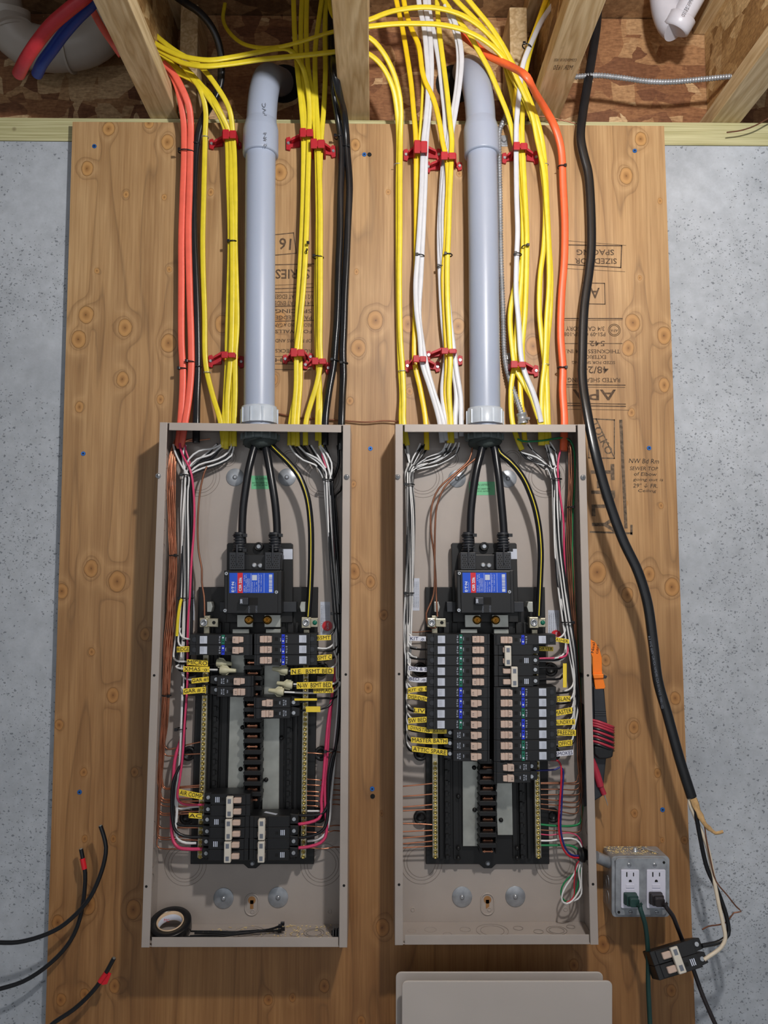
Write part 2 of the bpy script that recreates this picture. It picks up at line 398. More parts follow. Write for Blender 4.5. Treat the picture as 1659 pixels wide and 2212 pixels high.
def text(s, x, y, hpx, wpx, rot, h, mat, parent, name='lettering', bold=0.0, shear=0.0, ex=0.00008):
    "flat lettering lying on the plane at height h; x,y centre, hpx/wpx cap height and length in photo pixels; rot anticlockwise"
    key = (s, bold, shear)
    if key not in TC:
        cu = bpy.data.curves.new('t', 'FONT'); cu.body = s; cu.size = 1; cu.offset = bold; cu.shear = shear; cu.resolution_u = 2; cu.align_x = 'CENTER'
        ob = bpy.data.objects.new('t', cu); COL.objects.link(ob)
        me = bpy.data.meshes.new_from_object(ob.evaluated_get(bpy.context.evaluated_depsgraph_get()))
        vs = [v.co.copy() for v in me.vertices]; fs = [tuple(p.vertices) for p in me.polygons]
        bpy.data.objects.remove(ob); bpy.data.curves.remove(cu); bpy.data.meshes.remove(me)
        TC[key] = (vs, fs)
    vs, fs = TC[key]
    x0 = min(v.x for v in vs); x1 = max(v.x for v in vs); y0 = min(v.y for v in vs); y1 = max(v.y for v in vs)
    m = mpp(h); sy = hpx*m/(y1 - y0); sx = (wpx*m/(x1 - x0)) if wpx else sy
    c = P(x, y, h); a = math.radians(rot); ca, sa = math.cos(a), math.sin(a); o = []
    for v in vs:
        u = (v.x - (x0+x1)/2)*sx; t = (v.y - (y0+y1)/2)*sy
        o.append((c.x + u*ca - t*sa, c.y - ex, c.z + u*sa + t*ca))
    b = MB(); b.add(o, fs); me = b.build(name, mat, parent)
    return me
# ================================================================== the setting
ZP = P(800, 259, -0.019).z ; ZB = P(800, 267.5, 0).z                                             # underside of the floor joists = top of the sill plate
b = MB(); b.box((-2.2, 0.019, 0.0), (2.2, 0.2, 2.366)); tag(b.build('wall_back', conc), 'pitted grey cast concrete basement wall', kind='structure')
b = MB(); b.box((-2.2, 0.0192, 2.368), (2.2, 0.16, ZP)); pl = b.build('trim_1', pine_t, bevel=0.0015); tag(pl, 'green-tinted treated sill plate on top of the concrete wall', kind='structure')
b = MB(); b.box((-2.2, 0.10, ZP), (2.2, 0.13, 2.71)); tag(b.build('wall_rim', osb_rim), 'strand board rim joist above the sill plate', kind='structure')
b = MB(); b.box((-2.2, -1.3, 2.712), (2.2, 0.14, 2.73)); tag(b.build('ceiling', osb_dk), 'strand board subfloor seen from below', kind='structure')
b = MB(); b.box((-2.2, -1.6, -0.02), (2.2, 0.2, 0.0)); tag(b.build('floor', conc), 'concrete basement floor', kind='structure')
def joist(x0, x1, lab, hole=None):
    t = thing('floor_joist', ((x0+x1)/2, -0.6, ZP), lab, 'joist', 'wooden floor joists overhead')
    y0, y1 = -1.25, 0.098; xm = (x0+x1)/2; f = 0.038
    m = MB(); m.box((x0, y0, ZP + 0.0005), (x1, y1, ZP + f)); m.build('bottom_flange', pine_j, t, 0.0015)
    m = MB(); m.box((x0, y0, 2.711 - f), (x1, y1, 2.711)); m.build('top_flange', pine_j, t, 0.0015)
    m = MB(); m.box((xm - 0.005, y0, ZP + f), (xm + 0.005, y1, 2.711 - f)); m.build('web', osb_web, t)
    return t
j1 = joist(-0.473, -0.413, 'floor joist second from the left, over the red cables left of the left conduit')
j2 = joist(-0.073, -0.011, 'floor joist in the middle, between the two grey conduits')
j3 = joist(0.327, 0.388, 'floor joist stamped with a small grade mark, left of the loose black cable')
j4 = joist(0.715, 0.777, 'rightmost floor joist, at the upper right corner of the photo')
def joist_stamp(s, X, Y, hh, ww, par):
    key = (s, 0.0, 0.0)
    o = text(s, 800, 800, 10, None, 0, 0.1, stampi, None)      # measured, then laid out again on the flange
    bpy.data.objects.remove(o); vs, fs = TC[key]
    x0 = min(v.x for v in vs); x1 = max(v.x for v in vs); y0 = min(v.y for v in vs); y1 = max(v.y for v in vs)
    m = MB(); m.add([(X - ((v.x - x0)/(x1-x0) - 0.5)*ww, Y - ((v.y - y0)/(y1-y0) - 0.5)*hh, ZP + 0.0002) for v in vs], fs)
    m.build('grade_stamp', stampi, par)
joist_stamp('MSR 1650', 0.357, -0.158, 0.0135, 0.036, j3)
joist_stamp('COMEXO018 1650', 0.356, -0.180, 0.008, 0.042, j3)
# timber blocks between the joists
def block(a, c, lab, mat=pine_j):
    m = MB(); m.box(a, c); return tag(m.build('timber_block', mat, bevel=0.002), lab, 'block')
block((-0.409, -0.0, ZP+0.001), (-0.372, 0.097, 2.66), 'rough timber block standing right of the second joist from the left')
block((0.285, 0.0, ZP+0.001), (0.322, 0.097, 2.66), 'brown timber block standing left of the joist with the grade stamp')
# ================================================================== plywood backboard
bt = MB()
bt.prism([(-0.627, ZB), (0.606, ZB), (0.613, 0.2), (-0.617, 0.2)], -0.0185, 0.0)
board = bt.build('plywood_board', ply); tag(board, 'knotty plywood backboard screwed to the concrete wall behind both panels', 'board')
def bscrew(x, y, lab_dark=False):
    c = P(x, y, 0); m = MB(); m.cyl((c.x, -0.0001, c.z), (c.x, -0.0012, c.z), 0.0046, 0.0042, 16)
    o = m.build('screw' if not lab_dark else 'screw_hole', bluesc if not lab_dark else darkh, board)
    if not lab_dark:
        m = MB(); m.cyl((c.x, -0.0012, c.z), (c.x, -0.0015, c.z), 0.0018, 0.0018, 6); m.build('socket', darkh, o)
for q in ((204,316),(787,334),(1371,326),(180,980),(800,969),(1402,968),(172,1711),(804,1704),(1431,1749)): bscrew(*q)
for q in ((798,334),(805,1720)): bscrew(q[0], q[1], True)
HS = 0.0003
def stamp(parent, items, name, mat=stampi):
    m0 = None
    for it in items:
        if it[0] == 'T':
            _, s, x, y, hp, wp = it[:6]; rot = it[6] if len(it) > 6 else 180
            text(s, x, y, hp, wp, rot, HS, mat, parent, name, bold=0.012)
        else:
            _, pts, wd = it
            m = MB()
            for a, c in zip(pts[:-1], pts[1:]):
                p, q = P(a[0], a[1], HS), P(c[0], c[1], HS); d = (q - p).normalized(); n = Vector((-d.z, 0, d.x))*wd*mpp(0)/2
                p2 = p - d*wd*mpp(0)/2; q2 = q + d*wd*mpp(0)/2
                m.add([p2 + n, q2 + n, q2 - n, p2 - n], [(0, 1, 2, 3)])
            m.build('stamp_line', mat, parent)
L = lambda pts, wd=2: ('L', pts, wd)
# right-hand mill stamp, upside down
stamp(board, [
 L([(1228,529),(1343,531),(1341,578),(1226,571)], 2.5), L([(1225,520),(1352,530)], 1), L([(1222,580),(1350,587)], 1),
 ('T','SIZED FOR',1287,564,13,94), ('T','SPACING',1286,545,13,84),
 L([(1259,611),(1306,612),(1307,657),(1262,656),(1259,611)], 2), ('T','A',1285,633,24,22),
 L([(1218,688),(1344,688)], 2.5), L([(1218,692),(1344,691)], 1),
 ('T','3/4 CATEGORY',1264,710,10,86), ('T','PS1-09 C PRP-108',1263,722,9,92), ('T','542',1290,742,12,34),
 L([(1218,742),(1344,742)], 1.5), ('T','THICKNESS 0.34 IN.',1281,759,9,120), ('T','EXTERIOR',1283,771,9,54),
 ('T','SIZED FOR SPACING',1282,783,7,96), ('T','48/24',1286,799,16,58), ('T','RATED SHEATHING',1283,821,10,116),
 L([(1224,831),(1350,832)], 2.5), L([(1224,836),(1350,837)], 1.2), ('T','APA',1284,853,24,96),
 L([(1226,871),(1351,873)], 2), L([(1226,876),(1351,878)], 2.5), L([(1226,884),(1358,886)], 1)], 'mill_stamp')
m = MB(); c = P(1327, 713, HS)
for R in (0.0125, 0.0098): m.ring(c, R, 0.0006, HS, 28, 4)
m.build('round_mark', stampi, board); text('APA', 1327, 714, 6, 17, 180, HS, stampi, board, 'mill_stamp')
stamp(board, [L([(1268,904),(1327,907),(1327,990),(1272,989),(1268,904)], 2.5), L([(1288,905),(1325,985)], 2.5),
 ('T','TOLKO',1300,945,18,80,-64)], 'maker_stamp', stampw)
stamp(board, [('T','T-PLY',1303,1077,52,152,-90), L([(1341,910),(1352,1138)], 7), L([(1276,1149),(1364,1152)], 4), L([(1364,1136),(1364,1153)], 5)], 'maker_stamp', stampw)
# left-hand stamp between conduit and cables
stamp(board, [L([(594,507),(634,503),(640,547),(595,551)], 2), ('T','16',616,527,27,27,176),
 L([(594,572),(678,570)], 2), ('T','SERIES',632,592,22,76), L([(594,616),(676,613)], 1), L([(594,624),(676,621)], 2), L([(594,632),(676,630)], 1.5),
 ('T','1/2 INCH AT EDGES',634,641,10,84), ('T','1/4 INCH AT ENDS',634,655,10,84), L([(594,662),(678,660)], 2),
 ('T','SPACING',634,672,9,80), ('T','PANEL EDGE',634,686,9,80), L([(594,694),(678,692)], 2),
 ('T','RECOMMEND A GAP',634,702,8,80), ('T','FOR WALLS',634,716,8,80), ('T','OF FLOORS AND',634,736,8,80), ('T','ROOF DECKS',634,758,8,80),
 L([(594,770),(678,769)], 1), ('T','NORTH',634,778,9,80), L([(594,786),(678,787)], 1.5), L([(594,798),(672,799)], 1.5)], 'mill_stamp')
for s, x, y, hp, wp in (('NW Bd Rm',1391,996,10,66),('SEWER TOP',1391,1012,8,62),('of Elbow',1394,1024,8,50),('going out is',1400,1037,8,66),('29" \u2193 FR.',1394,1049,9,54),('Ceiling',1398,1061,8,40)):
    text(s, x, y, hp, wp, -1, HS, ink, board, 'handwriting', shear=0.15, bold=-0.004)

# ================================================================== conduits
def conduit(pts, lab, bell, ad, r=0.0302):
    q = spath(pts, 0.05, 0.02); base = q[0]
    t = thing('conduit', (base.x, base.y, base.z), lab, 'conduit')
    m = MB(); m.tube(q, r, r, 28); m.build('pipe', pvc, t)
    a, c = P(*bell[0]), P(*bell[1]); ax = c - a
    m = MB(); m.lathe(a, ax, [(0, r), (0.004, r + 0.0052), (0.05, r + 0.0055), (0.7, r + 0.0052), (0.74, r + 0.005), (0.96, r + 0.0012), (1, r + 0.0002)], 32); m.build('bell_coupling', pvc, t)
    a, c = P(*ad[0]), P(*ad[1]); m = MB(); m.lathe(a, c - a, [(0, r + 0.0055), (0.86, r + 0.0055), (0.9, r + 0.0045), (1, r + 0.0042), (1, r)], 32)
    for k in range(10):
        an = 2*PI*k/10; m.box((a.x + math.cos(an)*(r+0.0053) - 0.0018, a.y + math.sin(an)*(r+0.0053) - 0.0018, a.z), (a.x + math.cos(an)*(r+0.0053) + 0.0018, a.y + math.sin(an)*(r+0.0053) + 0.0018, a.z + (c.z-a.z)*0.86))
    m.build('terminal_adapter', pvcl, t)
    return t
c1 = conduit('560 925 42,560 900 42,561 700 42,562 480 42,563 340 42,564 290 42,566 240 40,570 200 28,578 172 -2,590 172 -50,606 178 -95', 'grey plastic service conduit rising from the top of the left panel',
   ((563, 336, .042), (564, 262, .042)), ((560, 916, .042), (560, 880, .042)))
text('PVC', 571, 236, 9, 30, 95, 0.0722, greyi, c1, 'printing'); text('2 IN', 573, 302, 7, 34, 92, 0.0792, greyi, c1, 'printing')
c2 = conduit('1049 925 42,1048 900 42,1046 700 42,1044 500 42,1041 340 42,1039 280 40,1036 225 36,1028 180 18,1019 158 -15,1012 152 -50,1006 156 -95', 'grey plastic service conduit rising from the top of the right panel',
   ((1041, 336, .042), (1038, 262, .041)), ((1048, 918, .042), (1048, 884, .042)))
for c, x in ((c1, 612), (c2, 985)):
    p = P(x, 180, -0.098); m = MB(); m.cyl((p.x, 0.0985, p.z), (p.x, 0.0995, p.z), 0.045, 0.045, 28); m.build('conduit_hole', darkh, c)
# ================================================================== cables
CN = {}
def cable(name, lab, cat, mat, spec, w, t=None, group=None, h=0.03, tw=None, parent=None, n=None, step=0.012):
    if isinstance(spec, str) and name.endswith('cable'):
        e = spec.split(',')[-1].split()
        if 925 <= float(e[1]) <= 965: e[1] = str(float(e[1]) + 12); spec = ','.join(spec.split(',')[:-1] + [' '.join(e)])
    q = spath(spec, h, step) if isinstance(spec, (str,)) or isinstance(spec[0], tuple) else spec
    fl = t is not None
    m = MB(); m.tube(q, w/2000, (t or w)/2000, n or (14 if fl else 8), tw=tw, flat=fl)
    o = m.build(name, mat, parent)
    if not parent: tag(o, lab, cat, group)
    return o
Y, RC = 'yellow_cable', 'red_cable'
W_, T_ = 10.4, 5.4
def yc(spec, lab, h=0.03, mat=None, w=W_, t=T_, tw=None, name=Y, group=None):
    return cable(name, lab, 'cable', mat or yellow, spec, w, t, group, h, tw)
# --- coral and black cables left of the left conduit
yc('350 140 46,370 160 48,383 188 46,391 222 38,397 265 28,398 330 24,395 420 22,392 520 22,392 600 22,392 741 24,395 800 26,394 850 28,390 912 30,384 958 32', 'coral red flat cable nearest the left edge of the board', mat=coral, w=13.5, t=8, name=RC)
yc('352 136 54,374 158 54,395 195 52,408 230 44,412 265 32,411 330 26,409 420 24,407 500 24,410 640 25,413 740 26,413 800 27,408 860 30,400 912 34,391 955 34', 'second coral red flat cable, just left of the thick black cable', mat=coral, w=13.5, t=8, name=RC)
cable('black_cable', 'black cable curving down from the ceiling beside the two coral cables', 'cable', blackj, '372 -14 80,400 6 80,430 26 76,458 60 66,474 100 52,478 140 40,475 185 30,462 215 26,447 240 25,433 272 24,425 312 20,420 380 18,418 450 18,419 520 18,423 610 18,426 700 18,427 800 18,425 860 22,424 915 30,424 945 32', 14.5, 12.5)
yc('318 60 50,345 90 54,380 122 58,413 166 56,433 194 58,444 236 46,443 294 28,440 425 20,438 520 18,439 590 18,442 681 18,443 771 18,447 804 18,460 856 24,476 910 34,484 955 34', 'single yellow cable stapled to the board left of the left red clips')
for s, l in (('316 56 60,345 84 62,380 111 66,430 141 68,469 188 64,496 238 54,503 292 38,506 330 34,508 420 32,508 520 30,510 600 30,512 700 30,508 770 32,508 840 30,506 912 32,506 952 34', 'outermost'),
             ('325 112 46,352 132 50,380 155 54,421 177 54,458 222 56,480 262 44,489 292 34,493 380 30,497 520 26,494 640 24,491 741 22,491 775 22,488 840 26,484 912 34,482 950 36', 'lowest'),
             ('322 70 46,360 104 50,400 146 54,440 190 54,468 230 56,488 268 44,497 295 36,500 400 32,502 520 32,502 640 34,500 741 34,497 790 34,492 850 34,490 912 34,488 958 38', 'middle'),
             ('320 96 40,352 122 44,400 160 46,447 196 46,475 240 50,495 292 30,503 400 24,506 520 22,503 640 22,500 741 22,501 790 24,504 850 26,499 912 28,496 952 30', 'innermost')):
    yc(s, l + ' yellow cable of the tied bunch just left of the left conduit')
# --- crossing cables between joists
yc('486 8 -40,482 40 -20,494 68 10,524 94 40,560 103 60,600 102 75,650 90 85,700 74 90,745 62 92', 'thin yellow cable looping across the bay above the left conduit', w=8)
yc('320 84 70,352 104 80,392 121 90,450 130 100,500 124 92,556 113 84,600 105 76,622 106 68,640 122 60,655 148 52,665 190 46,669 240 38,668 285 34,665 400 30,662 500 30,657 600 30,648 700 30,641 760 34,640 831 32,634 912 34,634 950 36', 'yellow cable arching over the left conduit and down through the red clips')
yc('322 96 64,356 116 76,395 136 88,440 143 100,500 138 92,560 129 86,620 123 86,670 118 88,745 110 90', 'lower yellow cable passing straight over the left conduit')
# --- right cluster of left panel
for s, l in (('634 -12 30,635 30 32,637 83 34,643 155 36,650 220 34,655 285 30,655 400 24,652 500 22,647 600 22,642 700 22,641 760 24,642 831 26,628 912 28,626 950 30', 'leftmost'),
             ('653 -12 30,650 60 30,652 150 30,658 230 32,662 285 30,660 400 22,658 500 20,654 600 20,650 700 20,648 760 22,648 831 26,642 912 32,642 952 34', 'second'),
             ('663 -12 34,662 80 34,667 160 36,676 210 36,681 280 32,684 320 30,687 450 28,688 560 28,688 700 28,688 780 34,689 840 30,686 912 30,686 940 32', 'third'),
             ('697 -12 36,688 50 36,681 110 36,682 200 36,686 270 34,688 320 34,692 450 34,692 560 34,692 640 36,691 740 36,692 785 36,684 831 36,672 870 34,661 912 34,660 950 36', 'fourth'),
             ('705 -12 30,702 60 30,703 160 30,699 240 28,694 300 26,690 400 20,686 500 18,684 640 18,685 760 20,690 831 24,692 912 32,694 957 34', 'fifth')):
    yc(s, l + ' yellow cable of the bunch running straight up right of the left conduit')
yc('711 -12 70,713 18 75,720 36 80,735 50 88,745 54 90', 'short yellow cable end ducking behind the middle joist', w=8)
cable('black_cable', 'left of the two black cables entering the right side of the left panel', 'cable', blackj, '716 -14 50,715 50 52,716 110 56,719 170 60,724 215 48,731 260 30,737 310 22,737 360 20,735 420 20,734 500 20,731 580 20,728 690 20,724 742 20,720 790 20,710 847 24,703 905 32,702 950 34', 14, 12.5, tw=0.6)
cable('black_cable', 'right of the two black cables entering the right side of the left panel', 'cable', blackj, '722 60 60,721 120 76,724 160 118,733 205 90,742 240 52,747 280 30,750 330 20,755 400 18,752 480 18,749 550 18,745 640 18,743 710 18,741 760 18,742 810 18,740 850 22,738 905 32,736 960 34', 14, 12.5, tw=0.6)
# --- left side of right panel
yc('762 70 92,800 83 84,826 111 76,848 152 64,862 200 52,866 236 42,865 294 28,864 400 22,864 500 20,863 614 20,865 727 20,870 803 20,872 860 24,872 912 32,880 950 34', 'front yellow cable stapled left of the right panel bunches')
yc('762 104 80,800 119 76,826 144 68,848 188 56,857 236 42,861 294 24,860 400 16,860 500 14,861 652 14,864 784 14,868 850 18,867 912 30,874 946 32', 'rear yellow cable stapled left of the right panel bunches')
yc('854 -12 36,856 0 36,868 55 36,879 119 36,888 180 34,893 236 32,898 294 28,899 400 20,899 560 16,897 680 16,896 784 20,908 841 24,919 905 32,922 960 36', 'yellow cable hanging behind the pair of white cables', mat=yellow2)
yc('870 -12 50,878 30 50,892 70 50,904 97 50,915 166 48,937 216 44,949 263 40,957 312 36,965 345 34,968 400 32,965 460 30,963 520 26,958 600 24,962 700 24,966 790 28,963 850 26,969 912 32,971 945 34', 'deep yellow cable slanting across to the clip left of the right conduit', mat=yellow2)
yc('888 60 44,904 110 40,912 155 38,912 210 34,909 260 30,906 300 24,905 340 18,907 420 14', 'narrow yellow cable edge-on beside the white pair', w=6, t=8)
yc('944 -12 46,945 20 46,949 69 46,956 125 44,965 194 42,972 263 38,976 300 34,975 340 36,971 430 34,969 500 32,966 576 32,967 652 34,971 727 34,973 784 36,970 841 34,974 912 34,976 945 36', 'front yellow cable beside the left flank of the right conduit')
for s, l in (('903 -12 60,907 20 58,915 55 56,921 111 52,925 180 46,921 250 40,915 305 34,911 400 32,907 480 30,902 557 28,898 614 28,900 671 30,907 727 32,912 784 36,930 841 36,949 908 36,955 944 38', 'left white cable of the pair through the red clip'),
             ('918 -12 56,920 20 56,928 70 52,932 130 48,931 190 42,926 250 36,921 305 32,918 400 26,914 500 22,909 600 22,905 680 24,912 740 26,920 784 30,938 850 30,957 908 34,963 940 36', 'right white cable of the pair through the red clip'),
             ('925 -12 46,927 20 44,938 78 42,949 139 38,953 175 34,957 210 30,961 250 28,959 330 20,954 400 16,949 500 16,951 595 16,956 689 18,963 770 18,956 841 22,961 908 32,962 935 34', 'white cable crossing behind the yellow ones toward the conduit'),
             ('962 10 60,973 40 58,986 80 54,991 125 48,986 194 40,977 250 34,966 320 24,956 400 20,953 500 20,958 590 20,966 690 20,978 790 22,986 850 24,983 908 30,984 935 32', 'inner white cable bulging toward the right conduit'),
             ('972 20 64,988 66 60,997 120 54,993 180 44,984 240 36,972 310 28,962 390 24,958 480 24,963 590 24,972 690 24,986 800 26,995 860 28,996 908 30,997 930 32', 'outer white cable bulging toward the right conduit')):
    yc(s, l, mat=whitej, name='white_cable')
# --- right side of right panel
yc('762 50 100,800 42 100,830 30 96,859 22 92,929 16 86,998 33 80,1053 72 72,1086 115 64,1105 165 56,1128 205 52,1150 260 44,1163 300 36,1172 371 30,1178 430 28,1175 530 26,1167 595 26,1165 671 26,1171 740 26,1176 784 24,1172 822 26,1175 865 30,1179 910 34,1181 948 36', 'thin yellow cable arching high from the middle joist to the right panel')
yc('762 60 110,800 57 108,850 52 104,900 51 100,956 54 96,1012 69 88,1067 103 78,1103 147 68,1128 194 60,1150 250 50,1160 300 42,1175 371 36,1181 450 34,1185 530 32,1186 614 32,1181 690 32,1177 784 30,1171 840 32,1170 912 36,1172 950 38', 'broad yellow cable arching low from the middle joist to the right panel')
yc('950 -12 60,962 6 60,984 36 60,1012 72 58,1031 105 56,1056 150 50,1081 208 42,1100 258 36,1110 305 30,1122 360 24,1128 430 20,1130 530 20,1127 600 20,1118 690 22,1112 780 26,1104 841 28,1107 912 32,1118 950 34,1128 972 36', 'yellow cable running down close beside the right flank of the right conduit')
yc('974 -12 74,990 6 72,1026 42 68,1067 91 62,1086 125 56,1097 165 46,1108 215 36,1118 270 28,1124 320 24,1133 400 20,1132 500 18,1128 560 18,1112 620 20,1102 680 22,1106 746 26,1114 796 30,1132 830 32,1150 862 34,1166 910 36,1168 950 38', 'yellow cable bowing left below the tie right of the conduit')
yc('1002 -12 84,1030 22 80,1058 56 74,1084 95 68,1103 130 62,1125 172 56,1144 215 50,1162 265 44,1172 310 36,1178 371 32,1182 450 28,1186 530 26,1190 600 26,1188 680 26,1182 740 26,1180 784 24,1182 840 28,1184 910 34,1186 940 34', 'topmost yellow cable sweeping right toward the orange cable')
yc('1184 -12 80,1176 10 78,1160 55 72,1143 100 66,1128 142 58,1116 190 50,1113 240 44,1122 300 34,1130 400 26,1136 500 22,1135 600 20,1129 690 22,1124 780 26,1124 841 28,1130 912 34,1134 944 34', 'yellow cable coming down from upper right under the white one', mat=yellow2)
yc('1196 -12 74,1186 4 74,1166 50 68,1148 100 60,1136 150 52,1130 210 44,1128 260 38,1128 300 34,1133 400 28,1138 500 26,1137 600 26,1134 680 28,1128 760 30,1136 822 34,1150 862 36,1164 905 38', 'second yellow cable coming down from upper right')
yc('1212 -10 90,1198 6 88,1172 42 82,1146 97 72,1130 139 64,1121 208 54,1116 263 46,1115 310 40,1116 424 36,1118 500 34,1116 557 32,1115 633 32,1120 690 34,1126 773 38,1133 803 38,1152 849 40,1164 890 40,1169 912 40', 'white cable tied to yellow ones right of the right conduit', mat=whitej, name='white_cable')
yc('980 52 20,995 72 22,1026 97 28,1053 119 50,1081 133 70,1112 148 105,1139 168 150,1156 200 112,1178 236 66,1196 269 44,1207 300 36,1213 330 30,1216 397 24,1220 480 22,1219 560 22,1213 640 22,1211 727 22,1216 796 22,1215 841 24,1219 908 32,1217 962 36', 'orange cable curving down to the right side of the right panel', mat=orange, w=15, t=11, name='orange_cable')
# --- loose black cable
bc = thing('black_cable', P(1494, 1720, .09), 'long loose thick black cable ending at the stripped wires on the right', 'cable')
cable('jacket', None, None, blackj, '1291 20 10,1288 60 12,1273 159 18,1260 238 24,1254 297 28,1262 340 26,1270 371 24,1276 450 24,1277 540 26,1272 590 28,1262 663 34,1258 765 46,1258 822 56,1268 890 72,1285 974 86,1311 1069 90,1345 1165 92,1378 1235 92,1398 1300 92,1411 1390 92,1421 1470 92,1442 1545 92,1468 1640 92,1494 1722 92', 18.5, 13, parent=bc)
text('6-3 W/G 600V CIRTEX NMD90 CSA 01/14/15 10001102', 1417, 1452, 5, 155, -81, 0.1003, greyi, bc, 'printing')
# straighter wires of the stripped end
cable('black_wire', None, None, black, '1497 1718 92,1501 1744 92,1512 1807 90,1528 1877 88,1546 1915 88,1558 1945 88,1571 1987 90,1573 2018 92,1556 2034 94,1517 2043 96', 8.2, parent=bc)
cable('cream_wire', None, None, cream, '1488 1716 92,1490 1735 92,1503 1768 88,1528 1830 86,1541 1893 90,1552 1950 94,1563 2001 98,1567 2026 100,1558 2046 100,1521 2073 100', 7.2, parent=bc)
cable('white_wire', None, None, white, '1493 1718 88,1500 1760 84,1519 1800 82,1533 1850 82,1541 1890 84,1548 1930 84', 5, parent=bc)
cable('bare_wire', None, None, copperd, '1497 1722 94,1504 1745 96,1519 1770 94,1525 1807 92,1536 1863 94,1547 1904 94,1572 1935 92,1590 1958 92,1601 1969 92,1585 1972 92,1572 1990 88,1556 1997 86,1530 2001 92,1517 2008 96', 2.6, parent=bc)
q = spath('1497 1725 96,1508 1752 98,1524 1782 98,1540 1796 96', 0.09)
m = MB(); m.tube(q, lambda t: 0.007*(1 - 0.55*t) + 0.0012*math.sin(t*17), lambda t: 0.0016, 8); m.tube(spath('1533 1790 96,1546 1800 97,1562 1796 97'), 0.003, 0.0008, 6); m.build('paper_filler', paper, bc)
# --- black wires reaching in from the left
def lw(spec, lab, tp=None, w=8):
    q = spath(spec, 0.05, 0.015); t = thing('black_wire', q[-1], lab, 'wire')
    m = MB(); m.tube(q, w/2000, w/2000, 12); m.build('insulation', black, t)
    d = (q[-1] - q[-2]).normalized(); m = MB(); m.cyl(q[-1], q[-1] + d*0.0012, w/2600, n=12); m.build('cut_end', alu, t)
    if tp:
        a, c = P(*tp[0]), P(*tp[1]); m = MB(); m.cyl(a, c, w/2000 + 0.0009, n=14); m.build('red_tape', redT, t)
        if len(tp) > 2:
            m = MB(); x = (a + c)/2; m.ppoly(tp[2], tp[0][2] - 0.001, tp[0][2] + 0.001); m.build('tape_flag', redT, t)
lw('-620 1980 70,-300 2025 66,-30 2034 60,0 2036 60,40 2035 60,90 2022 58,130 2003 55,165 1974 52,195 1938 50,215 1895 48,226 1858 46,229 1830 45,224 1805 44,217 1784 44', 'bare-ended black wire reaching highest, left of the left panel')
lw('-620 2120 60,-300 2150 50,-30 2142 40,0 2136 38,50 2120 34,95 2092 30,135 2055 27,160 2018 25,176 1970 24,183 1920 24,184 1885 24,180 1860 24,175 1834 24', 'black wire with a red tape band, its end between the other two', ((182.5, 1877, .0240), (178, 1854, .0240)))
lw('-300 2420 60,-60 2310 54,96 2226 50,118 2208 48,160 2180 44,200 2142 42,225 2108 42,246 2070 42', 'lowest black wire with a red tape flag at the bottom left', ((216, 2121, .042), (230, 2101, .042), [(219, 2128), (231, 2126), (240, 2104), (231, 2100)]))
# --- flexible metal conduits
def flex(spec, lab, r, name='flexible_conduit', parent=None, pitch=0.0058, mat=galv):
    q = spath(spec, 0.03, 0.003); L_ = [0]
    for a, c in zip(q, q[1:]): L_.append(L_[-1] + (c - a).length)
    n = int(L_[-1]/pitch*5); pts = []; j = 0; rad = []
    for i in range(n + 1):
        s = L_[-1]*i/n
        while j < len(L_) - 2 and L_[j+1] < s: j += 1
        f = (s - L_[j])/max(1e-9, L_[j+1] - L_[j]); pts.append(q[j].lerp(q[j+1], f))
    m = MB(); m.tube(pts, lambda t: r*(0.9 + 0.13*math.sin(t*n/5*2*PI)), lambda t: r*(0.9 + 0.13*math.sin(t*n/5*2*PI))*1.0001, 12)
    o = m.build(name, mat, parent)
    if not parent: tag(o, lab, 'conduit')
    return o
flex('1196 166 20,1240 166 20,1290 163 20,1340 168 20,1400 176 20,1450 177 20,1510 172 20,1560 167 20,1610 163 20,1650 160 20', 'spiral metal conduit running sideways between joists at the upper right', 0.0058)
flex('1112 222 -20,1103 236 -4,1094 250 6,1085 268 12,1079 282 12,1078 320 8,1080 420 6,1082 560 6,1085 640 8,1087 700 10,1089 760 12,1093 792 14,1103 826 22,1116 862 30,1126 892 36', 'slim spiral metal conduit hugging the right side of the right conduit', 0.0056)
t = thing('conduit_connector', P(1127, 912, .036), 'die-cast connector ending the spiral conduit on the right panel', 'connector')
m = MB(); a, c = P(1130, 915, .036), P(1126, 893, .036); m.lathe(a, c - a, [(0, .0105), (.3, .0105), (.3, .009), (.75, .009), (.8, .0102), (1, .0098)], 24); m.build('body', galv, t)
m = MB(); m.cyl(P(1138, 904, .046), P(1143, 904, .05), 0.003); m.build('set_screw', steel, t)
def strap(x, y, lab):
    c = P(x, y, 0.0); m = MB(); m.pbox(x-9, y-12, x+9, y+12, 0.0, 0.0016); m.cyl((c.x, -0.0016, c.z), (c.x, -0.0055, c.z), 0.0055, 0.004, 14); tag(m.build('conduit_strap', galv, bevel=0.0008), lab, 'strap')
strap(1088, 304, 'zinc strap with a screw beside the upper end of the right conduit bell'); strap(1097, 774, 'zinc strap holding the spiral conduit above the right panel')
# --- copper bonding wire between panels and above
cable('copper_wire', 'bare copper bonding wire running behind cables from panel to panel', 'wire', copperd, '598 893 4,640 901 5,690 905 5,745 909 6,790 912 8,830 909 8,866 911 10', 3.2)
cable('copper_wire', 'bare copper wire crossing in front of the sill plate at the right', 'wire', copperd, '1094 250 4,1130 252 4,1180 252 4,1215 260 5,1256 270 6', 2.4)
cable('copper_wire', 'bare copper wire coming in over the far right sill plate', 'wire', copperd, '1570 286 6,1600 282 6,1630 272 8,1665 252 10', 3.0)
